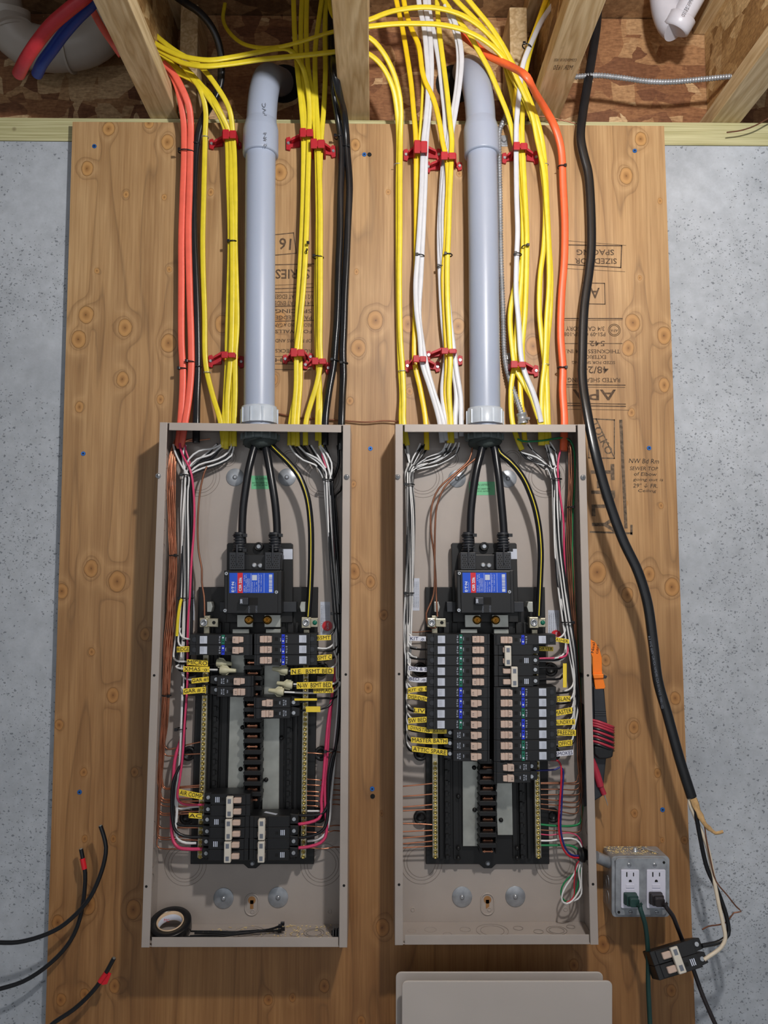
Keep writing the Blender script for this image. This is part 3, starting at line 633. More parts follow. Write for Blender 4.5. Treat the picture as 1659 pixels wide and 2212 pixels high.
# --- tubes and drain pipes up in the joist bays
t = tag(cable('red_tube', '', '', pexr, '205 -30 220,185 -8 215,150 20 205,110 55 190,78 95 170,55 130 140,40 160 100', 24, n=16), 'thick red plastic tube in the upper left corner', 'tube')
t = tag(cable('blue_tube', '', '', pexb, '215 -16 190,200 6 180,170 36 165,140 70 145,112 108 120,92 135 95,80 160 60', 22, n=16), 'thick blue plastic tube beside the red one in the upper left corner', 'tube')
cable('red_cable', 'dark red cable slipping behind the second joist from the left', 'cable', coral, '186 -10 150,200 22 140,222 62 120,244 94 100,262 120 90', 13.5, 9)
dp = thing('drain_pipe', P(130, 120, -.02), 'dusty white drain trap in the upper left joist bay', 'pipe')
m = MB(); m.tube(spath('-10 -70 40,0 -10 40,8 30 30,22 68 20', .03, .02), 0.040, 0.040, 28); m.build('inlet_pipe', pvct, dp)
m = MB(); m.tube(spath('16 20 30,22 62 16,50 92 0,95 106 -20,140 106 -30,190 94 -30,228 62 -30,246 20 -25,252 -40 -20', .03, .02), 0.044, 0.044, 28); m.build('trap_bend', pvct, dp)
m = MB(); a, c = P(148, 108, -.03), P(153, 108, -.03); m.lathe(a, c - a, [(0, .046), (1, .046)], 28); m.build('joint_ring', pvct, dp)
m = MB(); a, c = P(19, 60, .02), P(26, 74, .02); m.lathe(a, c - a, [(0, .047), (1, .047)], 28); m.build('joint_ring', pvct, dp)
dp = thing('drain_pipe', P(1465, 50, .02), 'clean white drain elbow in the upper right joist bay', 'pipe')
m = MB(); m.tube(spath('1428 -60 20,1434 -20 24,1440 20 28,1450 46 34,1462 58 40', .03, .02), 0.030, 0.030, 28); m.build('elbow', pvcw, dp)
m = MB(); a, c = P(1458, 66, .045), P(1475, 36, .055); m.lathe(a, c - a, [(0, .024), (0.1, .0285), (.97, .029), (1, .028), (1, .022)], 28); m.build('socket', pvcw, dp)
m = MB(); a, c = P(1468, 48, .05), P(1532, -66, .085); m.cyl(a, c, 0.0225, n=28); pp = m.build('pipe', pvcw, dp)
text('01785 PPPP', 1487, 12, 9, 52, 61, 0.0862, greyi, dp, 'printing')

# ================================================================== red cable clips
def clip(lab, cap, arms, sc=()):
    x0, y0, x1, y1 = cap; c = P((x0+x1)/2, (y0+y1)/2, 0)
    t = thing('cable_clip', (c.x, 0, c.z), lab, 'clip', 'red cable clips on the plywood')
    hc = 0.05; m = MB(); m.pbox(x0, y0, x0 + (x1-x0)*0.47, y1, hc - 0.004, hc); m.pbox(x0 + (x1-x0)*0.53, y0+2, x1, y1-1, hc - 0.004, hc); m.pbox(x0 + (x1-x0)*0.3, y0 + 4, x0 + (x1-x0)*0.7, y1 - 4, hc - 0.005, hc - 0.001)
    m.build('cap', redc, t, 0.0008)
    m = MB(); m.pbox(x0 - 1, y0 + 3, x0 + 2.5, y1 - 1, 0.002, hc - 0.003); m.pbox(x1 - 2.5, y0 + 3, x1 + 1, y1 - 1, 0.002, hc - 0.003); m.pbox(x0 - 2, y0 + 5, x1 + 2, y1 + 3, 0.0005, 0.006)
    m.build('saddle', redc, t, 0.0006)
    for (a0, b0, a1, b1) in arms:
        left = a0 < x0; m = MB(); k = 8
        if left:
            m.ppoly([(a0, b0 + 2), (a0 + k, b0), (a0 + k + 2, b0 + 5), (a1, b0 - 3), (a1, b1 - 6), (a0 + k + 2, b1 - 4), (a0 + k, b1 + 2), (a0, b1)], 0.0005, 0.006)
            m.ppoly([(a0 + k + 3, b0 + 3), (a1, b0 - 7), (a1, b0 - 1), (a0 + k + 3, b0 + 8)], 0.006, 0.02); sx, sy = a0 + 5, (b0+b1)/2 + 1
        else:
            m.ppoly([(a1, b0 + 2), (a1 - k, b0), (a1 - k - 2, b0 + 5), (a0, b0 - 3), (a0, b1 - 6), (a1 - k - 2, b1 - 4), (a1 - k, b1 + 2), (a1, b1)], 0.0005, 0.006)
            m.ppoly([(a1 - k - 3, b0 + 3), (a0, b0 - 7), (a0, b0 - 1), (a1 - k - 3, b0 + 8)], 0.006, 0.02); sx, sy = a1 - 5, (b0+b1)/2 + 1
        m.build('arm', redc, t, 0.0006)
        p = P(sx, sy, 0.006); m = MB(); m.cyl((p.x, -0.006, p.z), (p.x, -0.0085, p.z), 0.0034, 0.0028, 14); m.build('screw', steel, t)
U = 'red cable clip in the upper row, '; LO = 'red cable clip in the lower row, '
clip(U + 'left of the left conduit', (481, 279, 509, 299), [(452, 299, 481, 320), (509, 305, 521, 318)])
clip(U + 'just right of the left conduit', (648, 276, 675, 295), [(618, 295, 648, 322)])
clip(U + 'beside the two black cables', (671, 299, 700, 320), [(700, 313, 725, 338)])
clip(U + 'on the pair of white cables', (895, 302, 922, 330), [(872, 321, 895, 345), (922, 320, 953, 346)])
clip(U + 'touching the left side of the right conduit', (953, 327, 984, 344), [(920, 348, 953, 371), (984, 349, 998, 366)])
clip(U + 'right of the right conduit', (1110, 306, 1138, 323), [(1085, 329, 1110, 351), (1138, 325, 1163, 352)])
clip(LO + 'left of the left conduit', (478, 759, 507, 773), [(450, 766, 478, 792), (507, 768, 526, 793)])
clip(LO + 'just right of the left conduit', (628, 752, 656, 770), [(611, 765, 628, 784), (656, 762, 676, 778)])
clip(LO + 'beside the two black cables', (674, 772, 703, 787), [(655, 778, 674, 796), (703, 782, 714, 806)])
clip(LO + 'on the pair of white cables', (893, 767, 920, 782), [(875, 777, 893, 802), (920, 780, 950, 802)])
clip(LO + 'touching the left side of the right conduit', (954, 751, 985, 764), [(921, 757, 954, 775), (981, 767, 999, 787)])
clip(LO + 'right of the right conduit', (1104, 779, 1135, 794), [(1092, 786, 1104, 810), (1135, 788, 1163, 812)])
# ================================================================== cable ties
def tie(x, y, w, lab, h=0.03, dep=0.012, head=-1, ang=0, r=0.0013, mat=None, group='black cable ties'):
    c = P(x, y, h); R = w*mpp(h)/2; a = math.radians(ang)
    pts = []
    for i in range(24):
        u = 2*PI*i/24; X = math.cos(u)*R; Yy = math.sin(u)*dep
        pts.append(Vector((c.x + X*math.cos(a), c.y + Yy, c.z + X*math.sin(a))))
    t = thing('cable_tie' if mat is None else 'cable_staple', c, lab, 'cable tie' if mat is None else 'staple', group)
    m = MB(); m.tube(pts, r*0.5, r*1.5 if mat is None else r*0.5, 8, closed=True) if False else m.tube(pts, r, r, 6, closed=True)
    m.build('strap', mat or black, t)
    if mat is None:
        hx = c.x + head*R*0.72; m = MB(); m.box((hx - 0.0028, c.y - dep - 0.0015, c.z - 0.0028 + head*R*0.72*math.tan(a)), (hx + 0.0028, c.y - dep + 0.003, c.z + 0.0028 + head*R*0.72*math.tan(a))); m.build('head', black, t, 0.0006)
    return t
for x, y, w, h, hd, an, l in (
 (402,328,36,.024,-1,-2,'black cable tie around the upper part of the two coral cables'), (423,312,20,.020,-1,0,'black cable tie high on the black cable beside the coral cables'),
 (731,297,19,.023,-1,0,'black cable tie high on the left of the two black cables'), (747,318,18,.021,1,-3,'black cable tie high on the right of the two black cables'),
 (502,523,20,.029,-1,5,'black cable tie around the yellow bunch left of the left conduit'), (411,782,18,.026,-1,-3,'black cable tie low on the right coral cable'),
 (394,797,17,.025,-1,2,'black cable tie low on the left coral cable'), (426,793,19,.018,-1,2,'black cable tie low on the black cable beside the coral cables'),
 (687,556,24,.030,-1,-3,'black cable tie on the yellow bunch beside the black cables'), (663,543,8,.034,1,80,'small black tie end stuck on the yellow bunch right of the left conduit'),
 (723,779,17,.020,-1,-6,'black cable tie low on the left of the two black cables'), (743,785,17,.018,-1,0,'black cable tie low on the right of the two black cables'),
 (907,553,19,.024,-1,-4,'black cable tie around the pair of white cables'), (968,551,18,.028,-1,-4,'black cable tie on the yellow cable left of the right conduit'),
 (952,577,16,.018,-1,0,'black cable tie on the inner white cables left of the right conduit'), (1118,550,17,.034,-1,-6,'black cable tie on the white cable right of the right conduit'),
 (1134,533,14,.026,1,8,'black cable tie with a cut tail beside the white cable right of the right conduit'), (1213,361,18,.026,1,0,'black cable tie high on the orange cable'),
 (1214,795,20,.022,1,-3,'black cable tie low on the orange cable'), (1138,101,21,.070,-1,-20,'black cable tie up in the joist bay around white and yellow cables')):
    tie(x, y, w, l, h, 0.0085 if w < 30 else 0.010, hd, an)
for x, y, w, h, l in ((443,297,15,.026,'metal staple high on the single yellow cable'), (447,805,16,.018,'metal staple low on the single yellow cable'), (860,356,18,.02,'metal staple high on the yellow pair left of the right panel'),
 (869,802,17,.018,'metal staple low on the yellow pair left of the right panel'), (1175,356,20,.03,'metal staple high on the yellow pair right of the right conduit'), (1178,788,17,.026,'metal staple low on the yellow pair right of the right conduit')):
    tie(x, y, w, l, h, 0.0062, 1, 0, 0.0008, steel, 'metal cable staples')
# ================================================================== the two electrical panels
HB = 0.006      # inside face of the back
PX1 = dict(tl=(345, 912), tr=(757, 917.5), bl=(305, 2047), br=(750, 2047))
PX2 = dict(tl=(854, 916), tr=(1264, 916.5), bl=(853, 2042), br=(1293, 2041))
WA = {}
def panel(px, lab, holes):
    c = {k: P(v[0], v[1], 0.1) for k, v in px.items()}
    def Q(u, v):      # u across, v up, in metres inside the box outline
        a = c['bl'].lerp(c['tl'], v); b_ = c['br'].lerp(c['tr'], v); p = a.lerp(b_, u); return (p.x, p.z)
    w = (c['br'] - c['bl']).length; h = (c['tl'] - c['bl']).length
    def R(u0, v0, u1, v1): return [Q(u0, v0), Q(u1, v0), Q(u1, v1), Q(u0, v1)]
    t = thing('electrical_panel', (Q(.5, 0)[0], 0, Q(.5, 0)[1]), lab, 'electrical panel')
    a = 0.0016/w; b_ = 0.0016/h; fl = 0.0145/w; fv = 0.0148/h
    m = MB(); m.prism(R(0, 0, 1, 1), 0.0008, HB); m.build('back_panel', taupe, t)
    m = MB(); m.prism(R(0, 0, a, 1), HB, 0.0985); m.prism(R(0, 0, fl, 1), 0.0985, 0.1); m.prism(R(fl - a, 0, fl, 1), 0.096, 0.0985); m.build('left_side', taupe, t, 0.0007)
    m = MB(); m.prism(R(1 - a, 0, 1, 1), HB, 0.0985); m.prism(R(1 - fl, 0, 1, 1), 0.0985, 0.1); m.prism(R(1 - fl, 0, 1 - fl + a, 1), 0.096, 0.0985); m.build('right_side', taupe, t, 0.0007)
    m = MB(); m.prism(R(a, 1 - b_, 1 - a, 1), HB, 0.0970); m.prism(R(fl + a*2, 1 - fv, 1 - fl - 2*a, 1), 0.0970, 0.0984); m.build('top_side', taupe, t, 0.0007)
    m = MB(); m.prism(R(a, 0, 1 - a, b_), HB, 0.0970); m.prism(R(fl + 2*a, 0, 1 - fl - a, fv*1.15), 0.0970, 0.0984); m.build('bottom_side', taupe, t, 0.0007)
    # pressed knockout rings on the back
    def ko(u, v, radii, z=HB):
        m = MB(); q = Q(u, v)
        for r in radii: m.ring(Vector((q[0], 0, q[1])), r, 0.0006, z, 36, 5)
        m.build('knockout', knock, t)
    big = (0.040, 0.033, 0.0275)
    ko(0.145, 0.118, big); ko(0.855, 0.118, big); ko(0.16, 0.905, big); ko(0.84, 0.905, big); ko(0.31, 0.945, (0.017, 0.013)); ko(0.66, 0.945, (0.017, 0.013))
    for v, r in ((0.93, .014), (0.86, .011), (0.80, .011), (0.75, .011), (0.2, .014), (0.145, .018), (0.10, .014)):
        for u in (a, 1 - a):
            m = MB(); x, z = Q(u, v); s = 0.0004 if u < .5 else -0.0004
            m.tube([Vector((x + s, -0.05 - r*math.cos(2*PI*i/24), z + r*math.sin(2*PI*i/24))) for i in range(24)], 0.0005, 0.0005, 5, closed=True); m.build('knockout', knock, t)
    x0, z0 = Q(0.5, b_)
    for dx, y, r in ((0, .045, .022), (0, .045, .030), (-.05, .04, .010), (-.085, .06, .008), (-.115, .04, .011), (-.15, .045, .008), (.05, .035, .009), (.085, .05, .009), (.12, .045, .014), (.12, .045, .019), (.15, .03, .008)):
        m = MB(); m.tube([Vector((x0 + dx + r*math.cos(2*PI*i/24), -y - r*0.95*math.sin(2*PI*i/24), z0 + 0.0003)) for i in range(24)], 0.00045, 0.00045, 5, closed=True); m.build('knockout', knock, t)
    for (hx, hy, kind) in holes:
        if kind == 's':
            p = P(hx, hy, 0.1); m = MB(); m.lathe((p.x, -0.1, p.z), (0, -0.005, 0), [(0, .0052), (.45, .005), (.85, .0035), (1, .0012)], 18); o = m.build('cover_screw', steel, t)
            m = MB(); m.box((p.x - .0028, -0.1052, p.z - .0005), (p.x + .0028, -0.104, p.z + .0005)); m.box((p.x - .0005, -0.1052, p.z - .0028), (p.x + .0005, -0.104, p.z + .0028)); m.build('slot', dgrey, o)
        else:
            p = P(hx, hy, 0.1); m = MB(); m.disc(p, 0.0024, 0.0998, 0.1002, 14); m.build('screw_hole', darkh, t)
    # mounting washers and keyhole slot
    for i, (hx, hy) in enumerate([q[:2] for q in WA_pts[lab[:4]]]):
        r = 0.0177 if i < 2 else 0.0192
        p = P(hx, hy, HB); m = MB(); m.lathe((p.x, -HB, p.z), (0, -0.0016, 0), [(0, r), (.8, r), (1, r - .0004), (1, .004)], 36); o = m.build('washer', galv, t)
        m = MB(); m.lathe((p.x, -HB - .0016, p.z), (0, -0.003, 0), [(0, .0048), (.5, .0045), (1, .0022)], 18); m.build('screw', steel, o)
    kx, ky = (544, 1948) if 'left' in lab[:14] else (1053, 1947)
    p = P(kx, ky, HB); m = MB(); N = 26; pts = []
    for i in range(N): an = 2*PI*i/N; pts.append(Vector((p.x + .0125*math.cos(an), -HB - .0003, p.z - 0.002 + .0125*math.sin(an) + (-.010 if math.sin(an) < 0 else .004))))
    m.tube(pts, 0.0016, 0.0016, 8, closed=True); m.build('keyhole_rim', taupe, t)
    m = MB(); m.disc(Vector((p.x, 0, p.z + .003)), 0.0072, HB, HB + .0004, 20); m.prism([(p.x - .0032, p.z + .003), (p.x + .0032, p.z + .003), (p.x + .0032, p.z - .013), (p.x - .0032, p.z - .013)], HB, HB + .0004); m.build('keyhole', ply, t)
    for u in (0.10, 0.5, 0.90):
        x, z = Q(u, 0.026); m = MB(); m.ring(Vector((x, 0, z)), 0.0036, 0.0009, HB, 16, 5); m.build('dimple', taupe, t)
    return t
WA_pts = {'left': [(508, 1031), (620, 1031), (483, 1940), (601, 1938)], 'righ': [(987, 1034), (1097, 1034), (998, 1937), (1113, 1936)]}
pan1 = panel(PX1, 'left of the two open taupe electrical panels, holding a tape roll at the bottom', [(342, 1028, 's'), (749, 1030, 's'), (333, 1459, 'h'), (747, 1457, 'h'), (316, 1915, 'h'), (743, 1913, 'h')])
pan2 = panel(PX2, 'right of the two open taupe electrical panels, filled with more breakers', [(859, 1030, 's'), (1259, 1031, 's'), (862, 1456, 'h'), (1270, 1459, 'h'), (862, 1911, 'h'), (1281, 1910, 'h')])
# conduit bushings, putty and stickers
def pp(spec): return [P(*q) for q in spec]
for (x, pan) in ((562, pan1), (1046, pan2)):
    a = P(x, 938, .042); m = MB(); m.lathe(a, Vector((0, 0, -0.013)), [(0, .034), (.1, .0365), (.9, .0365), (1, .034)], 28)
    for k in range(14):
        an = 2*PI*k/14; m.box((a.x + math.cos(an)*.0365 - .002, a.y + math.sin(an)*.0365 - .002, a.z - .012), (a.x + math.cos(an)*.0365 + .002, a.y + math.sin(an)*.0365 + .002, a.z - .001))
    m.build('conduit_bushing', bush, pan)
    m = MB(); a = P(x, 948, .042); N, Mn = 26, 8; vs = []; fs = []
    for j in range(Mn + 1):
        for i in range(N):
            an = 2*PI*i/N; rr = 0.0335*math.cos(j/Mn*1.35)*(1 + .10*math.sin(an*3 + j*1.3) + .05*math.sin(an*7 + j)); vs.append((a.x + rr*math.cos(an), a.y + rr*math.sin(an), a.z - .018*math.sin(j/Mn*1.5) + .004*math.sin(an*2.3 + j)))
    for j in range(Mn):
        for i in range(N): k = (i+1) % N; fs.append((j*N+i, j*N+k, (j+1)*N+k, (j+1)*N+i))
    m.add(vs, fs, True); m.build('duct_putty', putty, pan)
def label_plate(name, par, box, h, mat, lines=(), bev=0):
    m = MB(); m.pbox(*box, h, h + 0.0003); o = m.build(name, mat, par)
    for l in lines: text(*l, h + 0.0004, greyi if len(l) < 7 else l[6], o) if len(l) == 6 else text(l[0], l[1], l[2], l[3], l[4], l[5], h + 0.0004, l[6], o)
    return o
for (x, y, pan) in ((563, 1042, pan1), (1041, 1055, pan2)):
    wd = 20 if pan is pan1 else 28
    o = label_plate('green_sticker', pan, (x - wd, y - 14.5, x + wd, y + 14.5), HB, stickg)
    text('UL LISTED', x + 2, y - 8, 4, 26, 0, HB + .0005, ink, o); text('ELECTRIC CABINET BOX', x, y + 1, 3, 36, 0, HB + .0005, ink, o); text('ISSUE NO. AH7989', x, y + 6, 3, 30, 0, HB + .0005, ink, o)
def sheet(pan, box, seal=None, rows=5, name='white_label', rot=90):
    o = label_plate(name, pan, box, HB, sticker)
    x0, y0, x1, y1 = box; n = rows
    for i in range(n):
        xx = x0 + (x1 - x0)*(i + .7)/(n + .4); text('SERVICE DISCONNECT' if i == 0 else 'SUITABLE FOR USE AS EQUIPMENT', xx, (y0 + y1)/2, 2.2 if i else 3, (y1 - y0)*.8, rot, HB + .0005, greyi, o)
    if seal:
        c = P(seal[0], seal[1], HB); m = MB(); pts = []
        for i in range(48): an = 2*PI*i/48; r = .0108 if i % 2 else .0092; pts.append((c.x + r*math.cos(an), c.z + r*math.sin(an)))
        m.prism(pts, HB + .0003, HB + .0006); s = m.build('red_seal', redL, o); text('QUAL', seal[0]+1, seal[1], 5, 15, 90, HB + .0008, whitei, s)
sheet(pan1, (692, 1300, 713, 1372), (707, 1352)); sheet(pan1, (411, 1276, 420, 1340), None, 2)
sheet(pan2, (1184, 1318, 1208, 1372), (1201, 1372)); sheet(pan2, (890, 1249, 906, 1319), None, 4)
# ------------------------------------------------------------------ breaker chassis, laid out on the left panel's pixels and repeated at the other panel
def chassis(pan, off, left_rows, right_rows, stabs, plates, ribs_y=(1368, 1866)):
    ox0, ox1 = off                                 # pixel shift at y=1268 and y=1866
    def X(x, y): return x + ox0 + (ox1 - ox0)*(y - 1268)/598
    def T(pts): return [(X(a, b_), b_) for a, b_ in pts]
    base = MB(); base.ppoly(T([(429, 1268), (687, 1268), (678, 1867), (563, 1867), (553, 1876), (536, 1876), (526, 1867), (411, 1867)]), HB + .0005, 0.018)
    ch = base.build('breaker_chassis', bplast2, pan, 0.001)
    m = MB()
    for x0, x1, h in ((454, 462, .024), (466, 478, .028), (484, 496, .022), (606, 616, .022), (622, 634, .028), (638, 645, .024)):
        m.ppoly(T([(x0, 1345), (x1, 1345), (x1 - 13, 1856), (x0 - 13, 1856)]) if x0 < 540 else T([(x0, 1345), (x1, 1345), (x1 - 6, 1856), (x0 - 6, 1856)]), 0.018, h)
    m.build('breaker_rail', bplast2, ch, 0.0006)
    m = MB()
    for i in range(21):
        y = 1392 + i*23.0
        for x, sgn in ((470, -10), (628, -6)):
            xx = X(x + sgn*(y - 1345)/511, y); m.pbox(xx - 5, y - 4, xx + 1, y + 5, .028, .034); m.pbox(xx + 2, y - 2, xx + 5, y + 3, .028, .031)
    m.build('breaker_hook', bplast2, ch)
    for x, y in ((407, 1628), (694, 1628), (403, 1766), (689, 1762), (694, 1446), (412, 1446)):
        a = P(X(x, y), y, .014); m = MB(); m.lathe((a.x, -.008, a.z), (0, -.009, 0), [(0, .0135), (.9, .0135), (1, .0125), (1, .0075), (.5, .0068), (.5, .001)], 24); m.box((a.x - .014 if x > 540 else a.x, -.013, a.z - .008), (a.x if x > 540 else a.x + .014, -.008, a.z + .008)); m.build('mounting_ear', bplast2, ch)
    # side brackets with the crossbar behind the main breaker
    m = MB(); m.ppoly(T([(474, 1300), (640, 1300), (640, 1322), (474, 1322)]), .018, .045); m.build('crossbar', dgrey, ch, .0008)
    for q in ([(447, 1300), (456, 1300), (459, 1311), (456, 1322), (447, 1322)], [(660, 1300), (650, 1300), (647, 1311), (650, 1322), (660, 1322)]):
        m = MB(); m.ppoly(T(q), .018, .047); m.build('bracket_tip', alu, ch, .0008)
    # neutral bars and screws
    def bar(x0, x1, rows, ytop):
        m = MB(); m.ppoly([(X(x0[0], ytop) - 6, ytop), (X(x0[0], ytop) + 6, ytop), (X(x1[0], 1853) + 6, 1853), (X(x1[0], 1853) - 6, 1853)], .030, .042); o = m.build('neutral_bar', barm, ch, .0006)
        first = None
        for i in range(46):
            y = 1373 + i*10.62
            if not any(r[0] <= y <= r[1] for r in rows): continue
            f = (y - ytop)/(1853 - ytop); xx = X(x0[0], ytop)*(1 - f) + X(x1[0], 1853)*f
            p = P(xx, y, .042)
            if first is None:
                m = MB(); m.lathe((p.x, -.042, p.z), (0, -.0010, 0), [(0, .0040), (1, .0036), (1, .0019), (.1, .0017), (.1, .0001)], 14); first = m.build('terminal_screw', ysteel, o); fp = p
            else:
                c = first.copy(); COL.objects.link(c); c.location = first.location + (p - fp); pass
    bar((447,), (432,), left_rows, 1330); bar((662,), (655,), right_rows, 1360)
    # bus plates
    for pl_ in plates:
        m = MB(); m.ppoly(pl_, .020, .0275); o = m.build('bus_cover_plate', alu, ch, .0006)
    # copper stabs between black barriers
    for i, (x, y) in enumerate(stabs):
        m = MB(); m.ppoly([(x - 18, y - 12), (x + 16, y - 12), (x + 19, y - 8), (x + 19, y - 2), (x - 19, y - 2), (x - 21, y - 8)], .026, .060)
        m.ppoly([(x - 21, y - 2), (x - 17, y - 2), (x - 17, y + 11), (x - 19, y + 10)], .026, .052); m.ppoly([(x + 15, y - 2), (x + 19, y - 2), (x + 18, y + 9), (x + 15, y + 11)], .026, .052)
        m.build('stab_barrier', bplast2, ch, .0008)
        m = MB(); m.pbox(x - 12, y + 4, x + 10, y + 7, .030, .046); m.pbox(x - 9, y + 3, x - 7, y + 8, .030, .0465); m.pbox(x + 6, y + 3, x + 8, y + 8, .030, .0465); m.build('copper_stab', copper, ch)
    # bonding lugs
    for (x, y, w, sc) in ((440, 1345, 15, 1), (661, 1345, 18, 1)):
        m = MB(); m.ppoly(T([(x - w*.55, y - 12), (x + w*.55, y - 12), (x + w*.55, y + 12), (x - w*.55, y + 12)]) if x > 500 else T([(x - 9, y - 10), (x + 8, y - 10), (x + 8, y + 10), (x - 9, y + 10)]), .038, .056)
        if x < 500: m.ppoly(T([(x + 8, y - 9), (x + 31, y - 9), (x + 31, y + 10), (x + 8, y + 9)]), .038, .050)
        else: m.ppoly(T([(x + 9, y - 10), (x + 26, y - 10), (x + 26, y + 10), (x + 9, y + 10)]), .038, .046)
        o = m.build('ground_lug', barm, ch, .0012)
        p = P(X(x, y), y, .056); m = MB(); m.lathe((p.x, -.056, p.z), (0, -.002, 0), [(0, .0072), (1, .0066), (1, .004), (.3, .0038), (.3, .0005)], 20); m.build('set_screw', steel, o)
        if x < 500: p = P(X(x + 22, y), y, .05); m = MB(); m.disc(p, .0034, .0499, .0502, 16); m.build('lug_hole', darkh, o)
        else: p = P(X(x + 19, y), y, .046); m = MB(); m.lathe((p.x, -.046, p.z), (0, -.002, 0), [(0, .0045), (.6, .0042), (1, .002)], 14); m.build('green_screw', greenB, o)
    # main lug plates with the brass bolts
    for x, x0, x1 in ((538, 512, 546), (578, 571, 606)):
        m = MB(); m.ppoly(T([(x0, 1328), (x1, 1328), (x1, 1355), (x0, 1355)]), .030, .044); m.ppoly(T([(x0 - 10 if x < 560 else x0 + 3, 1359), (x1 - 8 if x < 560 else x1, 1359), (x1 - 8 if x < 560 else x1, 1372), (x0 - 10 if x < 560 else x0 + 3, 1372)]), .030, .040); o = m.build('main_bus_plate', alu, ch, .0008)
        p = P(X(x, 1339), 1339, .044); m = MB(); m.lathe((p.x, -.044, p.z), (0, -.006, 0), [(0, .0085), (.5, .0085), (.5, .0068), (1, .006), (1, .0042), (.6, .004), (.6, .0018), (1, .0016), (1, .0001)], 22); m.build('brass_bolt', brass, o)
    p = P(X(545, 1865), 1865, .018); m = MB(); m.lathe((p.x, -.018, p.z), (0, -.003, 0), [(0, .0048), (1, .0028)], 14); m.build('mounting_screw', steel, ch)
    return ch
st1 = [(547, y) for y in (1426, 1449, 1472, 1494)] + [(546, y) for y in (1517, 1540, 1562.5, 1585, 1607.5, 1632, 1654, 1677, 1700, 1722.5)]
ch1 = chassis(pan1, (0, 0), [(1420, 1460), (1478, 1520), (1490, 1860)], [(1368, 1378), (1430, 1860)], st1,
  [[(499, 1412), (535, 1412), (533, 1702), (492, 1702)], [(571, 1430), (605, 1430), (602, 1775), (566, 1775)]])
st2 = [(1055, y) for y in (1652.5, 1674, 1697, 1720, 1742.5, 1765, 1788, 1811)] + [(1055, 1834)]
ch2 = chassis(pan2, (490, 509), [(1645, 1860)], [(1366, 1375), (1398, 1480), (1645, 1860)], st2,
  [[(999, 1638), (1036, 1638), (1037, 1828), (1000, 1828)], [(1070, 1688), (1106, 1688), (1108, 1804), (1075, 1804)]])
for pan, ch, pts in ((1, ch1, [(524, 1571), (608, 1594), (520, 1661), (575, 1684), (527, 1741)]), (2, ch2, [(1024, 1658), (1025, 1749), (1082, 1771), (990, 1720), (990, 1832), (1117, 1832), (1117, 1853), (990, 1853)])):
    for x, y in pts:
        p = P(x, y, .0275); m = MB(); m.lathe((p.x, -.0275, p.z), (0, -.004, 0), [(0, .0042), (.7, .004), (1, .002)], 14); m.build('black_rivet', bplast2, ch)
